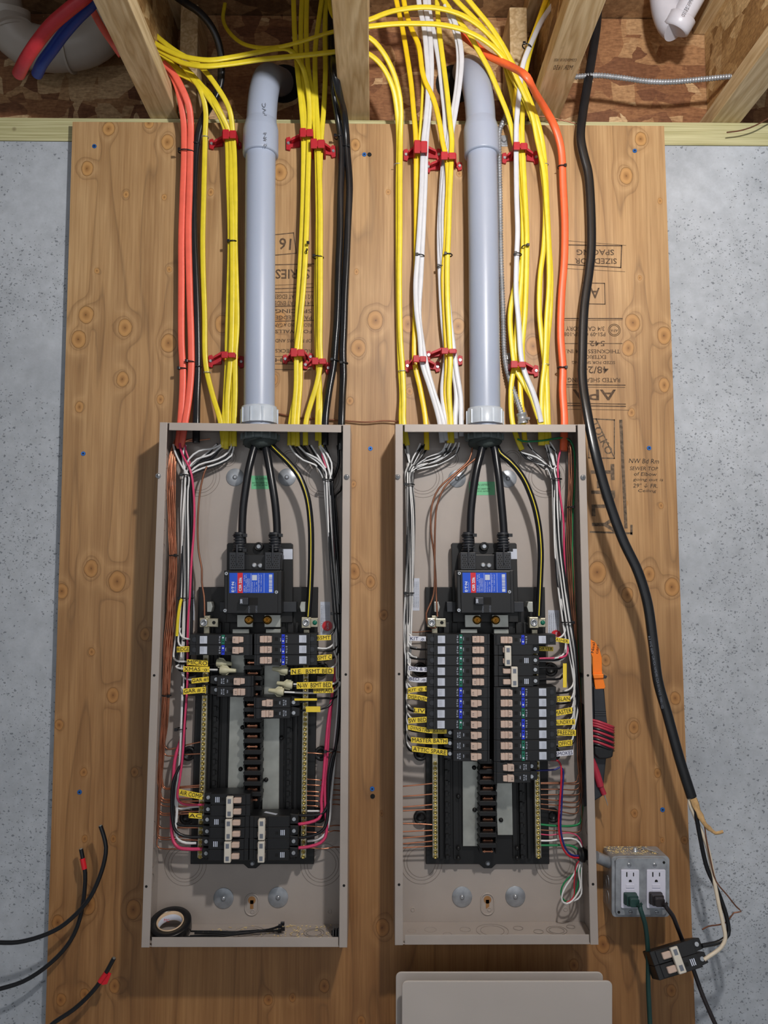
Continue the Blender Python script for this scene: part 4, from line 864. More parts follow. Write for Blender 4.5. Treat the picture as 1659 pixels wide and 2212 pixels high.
# ------------------------------------------------------------------ main breakers
def main_breaker(lab):
    o0 = P(546, 1330, .02); t = thing('main_breaker', o0, lab, 'main breaker', 'main breakers')
    m = MB(); m.ppoly([(490, 1176), (493, 1173), (629, 1173), (632, 1176), (632, 1345), (489, 1345)], .020, .034); m.build('mounting_plate', bplast2, t, .001)
    m = MB(); m.pbox(484, 1232, 608, 1326, .034, .083); m.pbox(497, 1198, 610, 1232, .034, .060); m.build('body', bplast, t, .0015)
    m = MB(); m.pbox(491, 1234, 600, 1325, .083, .0855); m.build('face_plate', bplast, t, .001)
    m = MB(); m.pbox(495.5, 1237.5, 591, 1281, .0855, .0859); o = m.build('rating_label', blueL, t)
    h = .0862
    m = MB(); m.pbox(513, 1237.5, 524.5, 1281, .0859, .0861); m.build('red_stripe', redL, t)
    text('E\u00b7T\u00b7N', 503, 1268, 5.5, 22, 90, h, whitei, t, bold=.03); text('Type CSR Breaker', 508.5, 1268, 2, 20, 90, h, whitei, t)
    text('CSR 25k', 519, 1262, 6, 30, 90, h + .0001, whitei, t, bold=.03)
    for i, (s, y, l) in enumerate((('200 A      2 Pole', 1260, 36), ('120/240 V~ 60Hz  40\u00b0C', 1260, 38), ('Cat. CSR2200N', 1264, 28), ('Style 6634C90G01', 1264, 28))):
        text(s, 528 + i*3.6, y, 2.2, l, 90, h, whitei, t)
    for i in range(3): text(('Interrupting Ratings', 'RMS Sym. Amperes', '240 V~   25k')[i], 545 + i*4.4, 1268, 2, 22, 90, h, whitei, t)
    for i in range(2): text(('Torque  250 lb-in', 'Wire  1-250 kcmil')[i], 560 + i*4.2, 1260, 2, 36, 90, h, whitei, t)
    m = MB()
    for x in (542, 557.5, 570): m.pbox(x, 1239, x + .5, 1280, .0859, .0862)
    m.build('rule_line', whitei, t)
    m = MB(); m.pbox(544.5, 1242, 555, 1253.5, .0859, .0862); m.build('white_patch', sticker, t)
    m = MB(); m.pbox(581, 1241, 588, 1279, .0859, .0862); m.build('bar_strip', sticker, t); m = MB()
    for i, y in enumerate((1248, 1251, 1254.5, 1259, 1262, 1265.5, 1268, 1271)): m.pbox(581, y, 588, y + (1.2 if i % 2 else .8), .0862, .0864)
    m.build('bar_marks', blueL, t)
    m = MB(); m.pbox(534, 1291, 557, 1307, .0855, .0858); m.build('toggle_recess', darkh, t)
    m = MB(); m.pbox(517, 1291, 536, 1307, .0855, .100); hd = m.build('toggle_handle', dgrey, t, .0015)
    text('200', 521, 1299, 5, 9, 90, .1004, whitei, hd, bold=.02)
    text('ON/I', 538, 1317, 3.5, 14, 90, .0858, greyi, t); text('OFF/O', 554, 1316, 3.5, 14, 90, .0858, greyi, t)
    for x, y in ((489, 1239), (597, 1279), (486, 1319)):
        p = P(x, y, .0855); m = MB(); m.lathe((p.x, -.083, p.z), (0, -.0032, 0), [(0, .0034), (1, .003)], 14); s = m.build('face_screw', steel, t); m = MB(); m.disc(p, .0012, .0862, .0864, 6); m.build('socket', darkh, s)
    for x0 in (495, 572):
        m = MB(); m.pbox(x0, 1193, x0 + 33, 1231, .034, .078); o = m.build('lug_cover', dgrey, t, .001)
        m = MB()
        for r in range(7):
            for q in range(6):
                x = x0 + 5 + q*4.7 + (2.3 if r % 2 else 0); y = 1200 + r*4.3
                if r < 5 and 13 < x - x0 < 20 or x > x0 + 30: continue
                p = P(x, y, .078); m.disc(p, .0013, .0779, .0782, 6)
        m.build('cover_hole', darkh, o)
        m = MB(); m.pbox(x0 + 15, 1176, x0 + 18.5, 1218, .078, .081); m.build('cover_strap', dgrey, o, .0006)
        cx = x0 + 22.5; m = MB(); a = P(cx, 1192, .062); top = P(cx + (.5 if x0 < 560 else -1), 1150, .062); d = top - a
        prof = []
        for i in range(7): prof += [(i/7, .0092), (i/7 + .02, .0118), (i/7 + .075, .0118), (i/7 + .09, .0092)]
        m.lathe(a, d, prof + [(1, .0105)], 18); m.build('ribbed_boot', dgrey, o)
        for yy, s in ((1157, 1), (1189, 1)):
            p = P(cx, yy, .062); m = MB(); m.tube([Vector((p.x + .0125*math.cos(2*PI*i/20), p.y + .0125*math.sin(2*PI*i/20), p.z)) for i in range(20)], .0013, .0013, 6, closed=True); m.box((p.x + .008, p.y - .013, p.z - .003), (p.x + .0155, p.y - .005, p.z + .003)); m.build('boot_tie', black, o)
    p = P(560, 1181, .034); m = MB(); m.lathe((p.x, -.034, p.z), (0, -.01, 0), [(0, .0088), (.9, .0086), (1, .0075), (1, .0058), (.6, .0056), (.6, .0005)], 20); o = m.build('mounting_boss', bplast2, t); m = MB(); m.lathe((p.x, -.0405, p.z), (0, -.004, 0), [(0, .0055), (1, .0035)], 14); m.build('screw', steel, o)
    for x, y in ((549, 1221), (562, 1222)):
        p = P(x, y, .062); m = MB(); m.lathe((p.x, -.06, p.z), (0, -.003, 0), [(0, .005), (.7, .0048), (1, .003)], 14); m.build('terminal_screw', steel, t)
    m = MB(); m.pbox(612, 1186, 632, 1208, .034, .0345); o = m.build('white_sticker', sticker, t)
    return t
mb1 = main_breaker('black main breaker with a blue and red label in the left panel')
mb2 = copy_tree(mb1); d = P(1012, 1260, .0855) - P(501, 1260, .0855)
mb2.location = mb1.location + Vector((P(987, 1260, .083).x - P(484, 1260, .083).x, 0, 0)) + Vector((0, 0, P(1050, 1237.5, .0855).z - P(545, 1238, .0855).z))
mb2['label'] = 'black main breaker with a blue and red label in the right panel'
# ================================================================== branch breakers
BH, HF = 0.034, 0.080
PITCHZ = 0.0199
def single(kind, lab, long=True, tog=0):
    "a breaker with its inner end at x=0 and its terminal towards -x"
    t = thing('circuit_breaker', (0, -BH, 0), lab, 'circuit breaker'); L = .117 if long else .084; hz = .0096
    m = MB(); m.prism([(-L + (.012 if long else .016), -hz), (0, -hz), (0, hz), (-L + (.012 if long else .016), hz)], BH, HF)
    m.prism([(-.032, -hz), (-.004, -hz), (-.004, hz), (-.032, hz)], HF, HF + .0022)
    if long: m.prism([(-L, -hz), (-L + .012, -hz), (-L + .012, hz), (-L, hz)], BH, HF - .003); m.prism([(-.101, -.0085), (-.062, -.0085), (-.062, .0085), (-.101, .0085)], HF, HF + .0006)
    else: m.prism([(-L, -hz + .003), (-L + .016, -hz), (-L + .016, hz), (-L, hz - .002)], BH, HF - .016)
    m.build('body', bplast, t, .0008, 1)
    m = MB()
    for x in (-.0035, -.0095): m.prism([(x, -hz), (x + .0006, -hz), (x + .0006, hz), (x, hz)], HF + .0001, HF + .0023)
    m.build('moulded_line', dgrey, t)
    f = HF + .0007
    def bx(name, x0, z0, x1, z1, h0, h1, mat, par=t, bev=0): q = MB(); q.prism([(x0, z0), (x1, z0), (x1, z1), (x0, z1)], h0, h1); return q.build(name, mat, par, bev, 1)
    tc = -.0225 if long and tog else -.026
    m = MB()
    if tog: m.prism([(tc - .011, -.0058), (tc - .003, -.0064), (tc - .003, .0064), (tc - .011, .0058)], HF, HF + .0082); m.prism([(tc + .003, -.0064), (tc + .011, -.0058), (tc + .011, .0058), (tc + .003, .0064)], HF, HF + .0082); m.prism([(tc - .003, -.0062), (tc + .003, -.0062), (tc + .003, .0062), (tc - .003, .0062)], HF, HF + .0066)
    else: m.prism([(tc - .010, -.0060), (tc + .002, -.0070), (tc + .002, .0060), (tc - .010, .0060)], HF, HF + .0088); m.prism([(tc + .0022, -.0055), (tc + .010, -.0045), (tc + .010, .0052), (tc + .0022, .0060)], HF, HF + .0070)
    tg = m.build('toggle', tan, t, .0008, 1)
    def lt(s, x, z, hz_, wz, rot, hh, mat, par):
        o = text(s, 800, 800, 10, None, 0, 0.1, mat, None); vs, fs = TC[(s, 0.0, 0.0)]; COL.objects.unlink(o)
        x0 = min(v.x for v in vs); x1 = max(v.x for v in vs); y0 = min(v.y for v in vs); y1 = max(v.y for v in vs); a = math.radians(rot); q = MB(); o_ = []
        for v in vs:
            u = ((v.x - x0)/(x1 - x0) - .5)*wz; w_ = ((v.y - y0)/(y1 - y0) - .5)*hz_; o_.append((x + u*math.cos(a) - w_*math.sin(a), -hh, z + u*math.sin(a) + w_*math.cos(a)))
        q.add(o_, fs); r = q.build('lettering', mat, par); bpy.data.objects.remove(o); return r
    lt('15', tc - .006, 0, .003, .0045, 90, HF + .0091 if not tog else HF + .0084, dgrey, tg)
    bx('test_window', -.0445, -.0032, -.0385, .0032, f - .0005, f - .0003, darkh)
    if long:
        bx('test_strip', -.0572, -.0088, -.0515, .0088, f, f + .0004, {'g': greenB, 'b': blueB}[kind])
        q = MB(); q.disc(Vector((-.0543, 0, .0036)), .0016, f, f + .0016, 12); q.build('test_button', whitei, t)
        q = MB(); q.disc(Vector((-.0543, 0, -.0034)), .0013, f, f + .0006, 12); q.build('reset_dot', darkh, t)
        lt('E\u00b7T\u00b7N', -.0605, 0, .0028, .0125, 90, f + .0002, whitei, t); lt('TEST', -.0495, .001, .0016, .007, -90, f + .0002, whitei, t)
        bx('white_sticker', -.0975, -.0072, -.0840, .0066, f, f + .0003, sticker)
        for i in range(3): lt('CLAVE ACI', -.0952 + i*.0022, 0, .0010, .0105, 90, f + .0005, greyi, t)
        q = MB(); q.disc(Vector((-.1080, 0, 0)), .0046, HF - .003, HF - .001, 16); s = q.build('terminal', dgrey, t); q = MB(); q.disc(Vector((-.1080, 0, 0)), .0028, HF - .001, HF - .0006, 12); q.build('screw', dgrey, s)
    else:
        lt('E\u00b7T\u00b7N', -.0555, 0, .0028, .010, 90, f, whitei, t); lt('BR120', -.0595, 0, .0022, .009, 90, f, whitei, t); lt('TRIP', -.0485, 0, .0018, .006, 90, f, whitei, t)
        q = MB(); q.disc(Vector((-.0725, 0, .0015)), .0034, HF - .016, HF - .0135, 16); q.build('terminal_screw', steel, t)
        q = MB(); q.prism([(-.0685, -hz), (-.066, -hz), (-.066, hz), (-.0685, hz)], HF - .016, HF - .001); q.build('terminal_wall', bplast, t, .0005, 1)
    return t
def double(lab, L=.088, tog=0, side=1):
    t = thing('double_pole_breaker', (0, -BH, 0), lab, 'circuit breaker'); hz = .0199
    m = MB()
    for s in (-1, 1):
        m.prism([(-L + .016, s*.0001), (0, s*.0001), (0, s*hz), (-L + .016, s*hz)], BH, HF); m.prism([(-L, s*.002), (-L + .016, s*.001), (-L + .016, s*hz), (-L, s*(hz - .002))], BH, HF - .014); m.prism([(-.034, s*.0004), (-.008, s*.0004), (-.008, s*.0190), (-.034, s*.0190)], HF, HF + .002)
    m.build('body', bplast, t, .0008, 1)
    for s in (-1, 1):
        q = MB(); q.prism([(-.030, s*.010 - .0048), (-.016, s*.010 - .0048), (-.016, s*.010 + .0048), (-.030, s*.010 + .0048)], HF, HF + .009); q.build('toggle', tan, t, .0012, 1)
        q = MB(); q.disc(Vector((-L + .008, 0, s*.0105)), .0034, HF - .014, HF - .0115, 16); q.build('terminal_screw', steel, t)
        q = MB(); q.prism([(-L + .0145, s*.001), (-L + .017, s*.001), (-L + .017, s*hz), (-L + .0145, s*hz)], HF - .014, HF); q.build('terminal_wall', bplast, t, .0005, 1)
    x = -.036 if not tog else -.024
    q = MB(); q.prism([(x - .006, -.0185), (x + .006, -.0185), (x + .006, .0185), (x - .006, .0185)], HF + .006, HF + .016); tie_ = q.build('handle_tie', creamp, t, .001, 1)
    for s in (-1, 1):
        q = MB(); q.prism([(x - .003, s*.011 - .004), (x + .003, s*.011 - .004), (x + .003, s*.011 + .004), (x - .003, s*.011 + .004)], HF + .0162, HF + .0164); q.build('rating_mark', greyi, tie_)
    q = MB(); q.prism([(-.053, .0075), (-.0475, .0075), (-.0475, .0130), (-.053, .0130)], HF, HF + .0004); q.build('test_window', darkh, t)
    q = MB()
    for i in range(3): q.prism([(-.0585 - i*.003, .005), (-.057 - i*.003, .005), (-.057 - i*.003, .0145), (-.0585 - i*.003, .0145)], HF, HF + .0003)
    q.build('printing', whitei, t)
    return t
PR = {}
def place(kind, side, xin, yc, lab, tog=0, first=True):
    key = (kind, tog)
    if key not in PR:
        PR[key] = double('x', tog=tog) if kind == 'd' else single(kind if kind in 'gb' else 'g', 'x', kind in 'gb', tog); o = PR[key]
    else: o = copy_tree(PR[key])
    p = P(xin, yc, HF); o.location = (p.x, -BH, p.z); o.rotation_euler = (0, 0 if side < 0 else PI, 0)
    o['label'] = lab
    return o
def wname(k): return {'g': 'black breaker with green test strip', 'b': 'black breaker with blue test strip', 's': 'short black single breaker', 'd': 'double breaker with a cream handle tie'}[k]
ordn = ['top', 'second', 'third', 'fourth', 'fifth', 'sixth', 'seventh', 'eighth', 'ninth', 'tenth', 'eleventh', 'twelfth']
for i, k in enumerate('gggggbbbgsss'):
    place(k, -1, 1058, 1380.7 + 22.95*i, wname(k) + ', ' + ordn[i] + ' in left column of right panel', 1 if i < 5 else 0)
for k, y, n, tg in (('b', 1382, 'top', 1), ('b', 1495.5, 'first below the double breakers at', 1), ('b', 1518, 'second below the double breakers at', 1), ('g', 1540.5, 'third below the double breakers at', 1), ('b', 1563.5, 'fourth below the double breakers at', 1), ('b', 1586.5, 'fifth below the double breakers at', 1), ('g', 1610, 'sixth below the double breakers at', 1), ('g', 1633, 'beside the SMOKES tag at', 1), ('s', 1657, 'last but one at', 0), ('s', 1680, 'bottom', 0)):
    place(k, 1, 1067, y, (wname(k) + ', ' + n + ' right of right panel'), tg)
place('d', 1, 1067, 1415.5, 'double breaker beside the black DRYER tag in the right panel', 1)
place('d', 1, 1067, 1460.5, 'double breaker below the dryer one in the right panel, no tag', 0)
for k, y, tg, n in (('g', 1381.5, 0, 'at the top left of the left panel'), ('b', 1404, 0, 'second on the left side of the left panel'), ('s', 1471, 0, 'beside the first GAR tag in the left panel'), ('s', 1494, 1, 'beside the GAR # 2 tag in the left panel')):
    place(k, -1, 545 if k in 'gb' else 548, y, wname(k) + ' ' + n, tg)
for k, y, tg, n in (('b', 1380.5, 1, 'at the top right of the left panel'), ('b', 1403, 1, 'second on the right side of the left panel'), ('b', 1426, 1, 'third on the right side of the left panel'), ('s', 1518, 0, 'just below the wire nuts on the right of the left panel'), ('s', 1541, 1, 'beside the plain yellow tag in the left panel')):
    place(k, 1, 549 if k in 'gb' else 548, y, wname(k) + ' ' + n, tg)
place('d', -1, 541, 1739, 'double breaker beside the AIR COMP tag in the left panel', 0); place('d', -1, 539, 1787, 'double breaker below the AC tag in the left panel', 0); place('d', -1, 537, 1835, 'lowest double breaker on the left side of the left panel', 0)
place('d', 1, 539, 1787, 'upper double breaker at the bottom right of the left panel', 1); place('d', 1, 538, 1835, 'lowest double breaker on the right side of the left panel', 1)
# dusty stickers on breaker tops
# ================================================================== circuit tags
def ctag(x0, y0, x1, y1, hp, s, h, col=None, lab='', inkm=None, bend=0, th=1.4):
    h += .010 if 'shade' not in lab else 0; hm = hp; n = 10; vs = []; fs = []; c0 = P((x0+x1)/2, (y0+y1)/2, h)
    t = thing('circuit_tag', c0, lab, 'tag'); rows = []
    for i in range(n + 1):
        f = i/n; x = x0 + (x1-x0)*f; y = y0 + (y1-y0)*f + bend*math.sin(f*PI)*-1
        a, b_ = P(x, y - hm/2, h), P(x, y + hm/2, h); k = .0007 + .0004*math.sin(f*PI)
        rows.append((a - Vector((0, k, 0)), b_ - Vector((0, k, 0)), b_ + Vector((0, .0006, 0)), a + Vector((0, .0006, 0))))
    for r in rows: vs += r
    for i in range(n):
        for k in range(4): l = (k+1) % 4; fs.append((i*4+k, i*4+l, (i+1)*4+l, (i+1)*4+k))
    fs += [(0, 1, 2, 3), (n*4+3, n*4+2, n*4+1, n*4)]
    m = MB(); m.add(vs, fs); m.build('flag', col or tagy, t)
    if s:
        L_ = abs(x1 - x0)*.92; nn = len(s); ang = math.degrees(math.atan2(-(y1-y0), x1-x0))
        if abs(bend) < 2.5: text(s, (x0+x1)/2, (y0+y1)/2, hp*.68, L_, ang, h + .0015, inkm or ink, t, bold=0)
        else:
            for i, chh in enumerate(s):
                if chh == ' ': continue
                f = .06 + .88*(i + .5)/nn; x = x0 + (x1-x0)*f; y = y0 + (y1-y0)*f - bend*math.sin(f*PI); sl = (y1-y0) - bend*PI*math.cos(f*PI)
                text(chh, x, y, hp*.66, min(L_/nn*.78, hp*.8) if chh not in 'I1.' else 2, math.degrees(math.atan2(-sl, x1-x0)), h + .0013, inkm or ink, t)
    return t
TG = 'yellow tag '; LP, RP = ' in the left panel', ' in the right panel'
ctag(382, 1403, 409, 1402, 12, 'RIDGE', .062, None, TG + 'reading RIDGE at the upper left' + LP)
ctag(404, 1430, 449, 1433, 12.5, 'MICRO', .055, None, TG + 'reading MICRO before the upper wire nut' + LP)
ctag(396, 1445, 452.5, 1446, 11.5, 'XMAS \u00b7o\u00b7', .060, None, TG + 'reading XMAS before a wire nut' + LP)
ctag(414, 1471, 451, 1467, 11, 'GAR #1', .058, None, TG + 'reading GAR without the 2' + LP)
ctag(396, 1494, 444.5, 1489.5, 12.5, 'GAR # 2', .062, None, TG + 'reading GAR # 2' + LP)
ctag(684, 1378, 715, 1377, 11, 'BSMT', .062, None, TG + 'reading only BSMT at the top right' + LP)
ctag(681, 1422, 717, 1419, 11.5, 'BSMT C', .062, None, TG + 'reading BSMT C under the third right breaker' + LP)
ctag(628, 1451, 721, 1449, 13, 'N.E.  BSMT BED', .066, None, TG + 'reading N.E. BSMT BED after a wire nut' + LP, bend=1.5)
ctag(641, 1481, 718, 1479, 14, 'N-W  BSMT BED', .068, None, TG + 'reading N-W BSMT BED after a wire nut' + LP)
ctag(677, 1492, 720, 1491, 11, 'FIREPLACE', .062, None, TG + 'reading FIREPLACE under the N-W one' + LP)
ctag(636, 1511, 685, 1511, 4.5, '', .060, None, 'narrow blank yellow tag seen edge-on' + LP)
ctag(661, 1532, 692, 1532, 12, '', .062, None, 'short blank yellow tag beside a short breaker' + LP)
ctag(387, 1711, 437, 1721, 13, 'AIR COMP', .062, None, TG + 'reading AIR COMP sloping down' + LP)
ctag(408, 1761, 436, 1763, 11, 'AC', .062, None, TG + 'reading AC above the bottom breakers' + LP)
ctag(885, 1379, 920, 1380, 10, 'KIT .o.', .062, tagw, 'white tag reading KIT at the top' + RP, inkb)
ctag(882, 1443, 923, 1446, 10, 'DIN & S', .062, tagw, 'white tag sloping down beside the fourth left breaker' + RP, inkb, bend=-1.5)
ctag(883, 1466, 923, 1468, 10, 'BED .o.', .062, tagw, 'white tag reading BED beside the fifth left breaker' + RP, inkb, bend=-2)
ctag(881, 1492, 925, 1488, 11, 'KIT @ E', .062, None, TG + 'reading KIT @ E' + RP, bend=1.5)
ctag(880, 1504, 925, 1511, 10.5, 'DISP/DISH', .066, None, TG + 'reading DISP/DISH' + RP, bend=1.5)
ctag(894, 1534, 918, 1536, 11, 'LIV', .062, None, 'short ' + TG + 'reading LIV' + RP)
ctag(882, 1557, 922, 1554, 12, 'SW BED', .064, None, TG + 'reading SW BED' + RP)
ctag(881, 1570, 965, 1579, 11, 'OWNSTRS BATH', .060, None, TG + 'reading OWNSTRS BATH' + RP, bend=-3)
ctag(888, 1598, 967, 1601, 12, 'MASTER BATH', .062, None, TG + 'reading MASTER BATH' + RP, bend=-1.5)
ctag(890, 1617, 966, 1626, 12, 'ATTIC SPARE', .064, None, TG + 'reading ATTIC SPARE, lowest of the left ones' + RP)
ctag(1190, 1379, 1229, 1386, 9, 'WASHER', .062, None, TG + 'reading WASHER at the upper right' + RP)
ctag(1163, 1401, 1195, 1402, 9.5, 'DRYER', .050, None, TG + 'reading DRYER in the shade' + RP)
ctag(1203, 1510, 1232, 1509, 12, 'ISLAN', .062, None, TG + 'reading ISLAN' + RP)
ctag(1197, 1541, 1236, 1534, 13, 'MASTER', .064, None, TG + 'reading MASTER, sloping up, on the right side' + RP)
ctag(1198, 1561, 1242, 1559, 12, 'AUNDRY &', .062, None, TG + 'reading AUNDRY &' + RP)
ctag(1204, 1582, 1244, 1583, 13, 'FREEZER', .064, None, TG + 'reading FREEZER' + RP)
ctag(1206, 1607, 1236, 1604, 12, 'OFFICE', .062, None, TG + 'reading OFFICE' + RP)
ctag(1200, 1629, 1238, 1625, 11, 'SMOKES', .064, tagw, 'white tag reading SMOKES' + RP, inkb)
ctag(1216, 1459, 1224, 1459, 52, '', .064, None, 'blank upright yellow tag on a wire' + RP)
# ================================================================== wire nuts
def nut(xw, yw, xt, yt, h, lab):
    a, b_ = P(xw, yw, h), P(xt, yt, h); d = b_ - a; t = thing('wire_nut', a, lab, 'wire nut', 'cream wire nuts in the left panel')
    m = MB(); m.lathe(a, d, [(0, .0066), (.05, .0077), (.38, .0072), (.45, .0062), (.55, .0046), (.97, .0036), (1, .003)], 14); m.build('shell', nutm, t)
    n = Vector((-d.z, 0, d.x)).normalized(); m = MB()
    for s in (-1, 1):
        q = [a + d*.12 + n*s*.005, a + d*.12 + n*s*.0095, a + d*.42 + n*s*.0092, a + d*.6 + n*s*.004]
        m.prism([(v.x, v.z) for v in q], h - .0012, h + .0012)
    m.build('wing', nutm, t); return t
nut(468, 1431, 501, 1434, .056, 'shaded cream wire nut after the MICRO tag'); nut(475, 1447.5, 510, 1449, .062, 'bright cream wire nut after the XMAS tag')
nut(622, 1449, 588, 1444, .064, 'cream wire nut before the N.E. BSMT BED tag'); nut(632, 1480, 598, 1475.5, .062, 'cream wire nut before the N-W BSMT BED tag'); nut(613, 1495, 580, 1491, .070, 'frontmost cream wire nut, on the FIREPLACE wires')
# ================================================================== wires inside the panels
def wire(mat, spec, lab, r=1.9, h=.03, group=None, name=None, cat='wire'):
    nm = name or {white: 'white_wire', black: 'black_wire', pink: 'pink_wire', copper: 'copper_wire', copperd: 'copper_wire', green: 'green_wire', yellow: 'yellow_wire', redw: 'red_wire', bluew: 'blue_wire'}[mat]
    q = spath(spec, h, .014); m = MB(); m.tube(q, r/1000, r/1000, 8)
    return tag(m.build(nm, mat), lab, cat, group)
def strand(mat, start, trunk, k, y0, y1, end, r=1.9, lab='', group=None, dh=0):
    pts = list(start); kk = k
    for (x, hw, y, h) in trunk:
        if y0 <= y <= y1: pts.append((x + (kk + .16*math.sin(y*.013 + k*9))*hw, y, h/1000 + dh/1000 + .004*math.sin(k*7 + y*.005)))
    pts += list(end)
    return wire(mat, [(a, b_, c) for a, b_, c in pts], lab, r, group=group)
def E_(s): return [(float(a.split()[0]), float(a.split()[1]), float(a.split()[2])/1000) for a in s.split(',')]
def rep(base, lab, grp, items, trunk, dflt_r=1.9, dest=None):
    for n_, it in enumerate(items):
        mat, start, k, y0, y1, end = it[:6]; r = it[6] if len(it) > 6 else dflt_r
        nm = {white: 'white', black: 'black', pink: 'pink'}.get(mat, 'bare')
        strand(mat, E_(start), trunk, k, y0, y1, E_(end), r, nm + ' wire ' + (dest[n_] if dest else lab), nm + ' wires ' + grp)
# left bundle of the left panel: (x, half width, y, height mm)
TL = [(405, 9, 1027, 42), (404, 11, 1060, 40), (403, 13, 1100, 38), (403, 14, 1150, 38), (402, 14, 1210, 40), (400, 14, 1292, 44), (397, 16, 1340, 44), (394, 16, 1390, 42), (393, 13, 1440, 40), (392, 11, 1500, 38), (389, 11, 1574, 38), (386, 10, 1640, 40)]
A = ' in the tied left bundle of the left panel'; AG = 'in the left bundle of the left panel'
rep(0, A.strip(), AG, [
 (white, '478 960 36,462 968 40,430 974 44,408 992 46', -.9, 1000, 1400, '375 1412 44,376 1422 46,384 1428 50,404 1429 52'),
 (white, '480 962 34,455 982 38,425 992 42,408 1010 44', -.55, 1000, 1350, '388 1366 46,394 1376 50,404 1380 54,414 1381 56'),
 (white, '502 958 32,494 976 34,470 992 36,430 1004 40,412 1018 42', -.2, 1000, 1400, '393 1410 42,393 1450 42,396 1462 46,404 1467 50,418 1468 54'),
 (white, '506 956 30,500 984 32,474 1000 34,436 1012 38,414 1022 42', .15, 1000, 1500, '391 1482 42,396 1490 46,402 1493 52'),
 (white, '374 960 36,378 976 40,386 994 44,396 1012 44', .35, 1000, 1640, '388 1648 42,381 1700 42,379 1738 44,382 1744 46,392 1747 46,410 1744 44,430 1742 42'),
 (white, '402 962 36,396 974 40,396 1000 44', -.38, 1000, 1360, '385 1378 46,387 1392 48,397 1399 50,408 1401 54'),
 (black, '378 964 34,384 982 38,394 1004 42,402 1020 42', .6, 1000, 1640, '378 1690 44,375 1744 44,378 1774 46,390 1782 48,412 1783 48,444 1784 48', 2.6),
 (black, '384 964 32,390 990 36,400 1012 40', .95, 1000, 1640, '374 1690 48,371 1750 48,374 1780 50,381 1797 52,398 1806 52,446 1808 50', 2.9),
 (black, '478 962 32,455 990 34,425 1000 38,410 1016 40', -.7, 1000, 1400, '378 1416 40,386 1433 44,404 1433 48,440 1434 50,468 1434 54'),
 (black, '500 958 28,490 986 30,460 1002 32,428 1012 36', -.4, 1000, 1390, '380 1430 42,388 1448 46,400 1450 50,470 1450 58'),
 (black, '504 960 30,496 990 30,466 1006 32,432 1018 36', -.05, 1000, 1360, '384 1380 42,396 1384 46,414 1384 52'),
 (black, '486 958 28,460 986 30,430 998 34', .2, 1000, 1440, '396 1460 40,408 1474 46,420 1476 50,452 1478 50'),
 (black, '482 960 26,456 994 28,424 1008 34', .45, 1000, 1480, '396 1490 40,406 1500 46,430 1500 50,452 1500 50'),
 (black, '470 958 24,440 990 26,415 1010 34', -.15, 1000, 1380, '388 1395 42,396 1406 46,410 1408 52'),
 (white, '468 960 26,440 984 30,418 1004 36', .05, 1000, 1430, '386 1436 44,380 1440 46,388 1444 50,470 1447 58'),
 (white, '394 1500 40,392 1560 42,389 1640 44', -.1, 3000, 3001, '384 1700 44,382 1757 46,380 1800 48,386 1814 48,402 1821 46,424 1821 44', 2.6),
 ], TL, dest=['of the left panel leading to the MICRO tag', 'of the left panel leading to the RIDGE tag', 'of the left panel leading to the first GAR tag', 'of the left panel leading to the GAR # 2 tag', 'low in the left panel ending beside the AIR COMP tag', 'of the left panel curling under the yellow jacket end',
  'low in the left panel entering the breaker below the AC tag', 'low in the left panel, the thicker one sweeping under its neighbour', 'of the left panel running behind the MICRO tag', 'of the left panel running behind the XMAS tag', 'of the left panel running behind the RIDGE tag', 'of the left panel running behind the first GAR tag',
  'of the left panel running behind the GAR # 2 tag', 'of the left panel entering the second left breaker', 'of the left panel leading to the XMAS tag', 'low in the left panel ending at the left neutral bar'])
wire(pink, '388 958 40,391 974 44,398 990 48,408 1008 50,414 1027 50,418 1060 48,420 1110 46,418 1160 46,414 1205 48,410 1288 52,406 1345 52,405 1462 50,403 1503 50,399 1557 50,394 1638 52,387 1692 52,383 1718 52,386 1730 50,396 1737 50,415 1739 50,446 1738 50', 'long pink wire running the full height of the left panel', 2.2)
wire(pink, '398 1574 34,390 1600 36,378 1640 40,374 1700 42,371 1795 44,375 1818 46,386 1831 50,402 1834 52,446 1834 52', 'thick pink wire entering the lowest left breaker in the left panel', 3.2)
wire(pink, '400 962 38,402 976 40,409 996 40,411 1015 38', 'short pink wire end near the red cable jackets in the left panel', 1.9)
wire(yellow, '392 1292 52,388 1310 54,384 1340 54,382 1374 54', 'yellow jacket end hanging beside white wires in the left panel', 3.0, cat='cable')
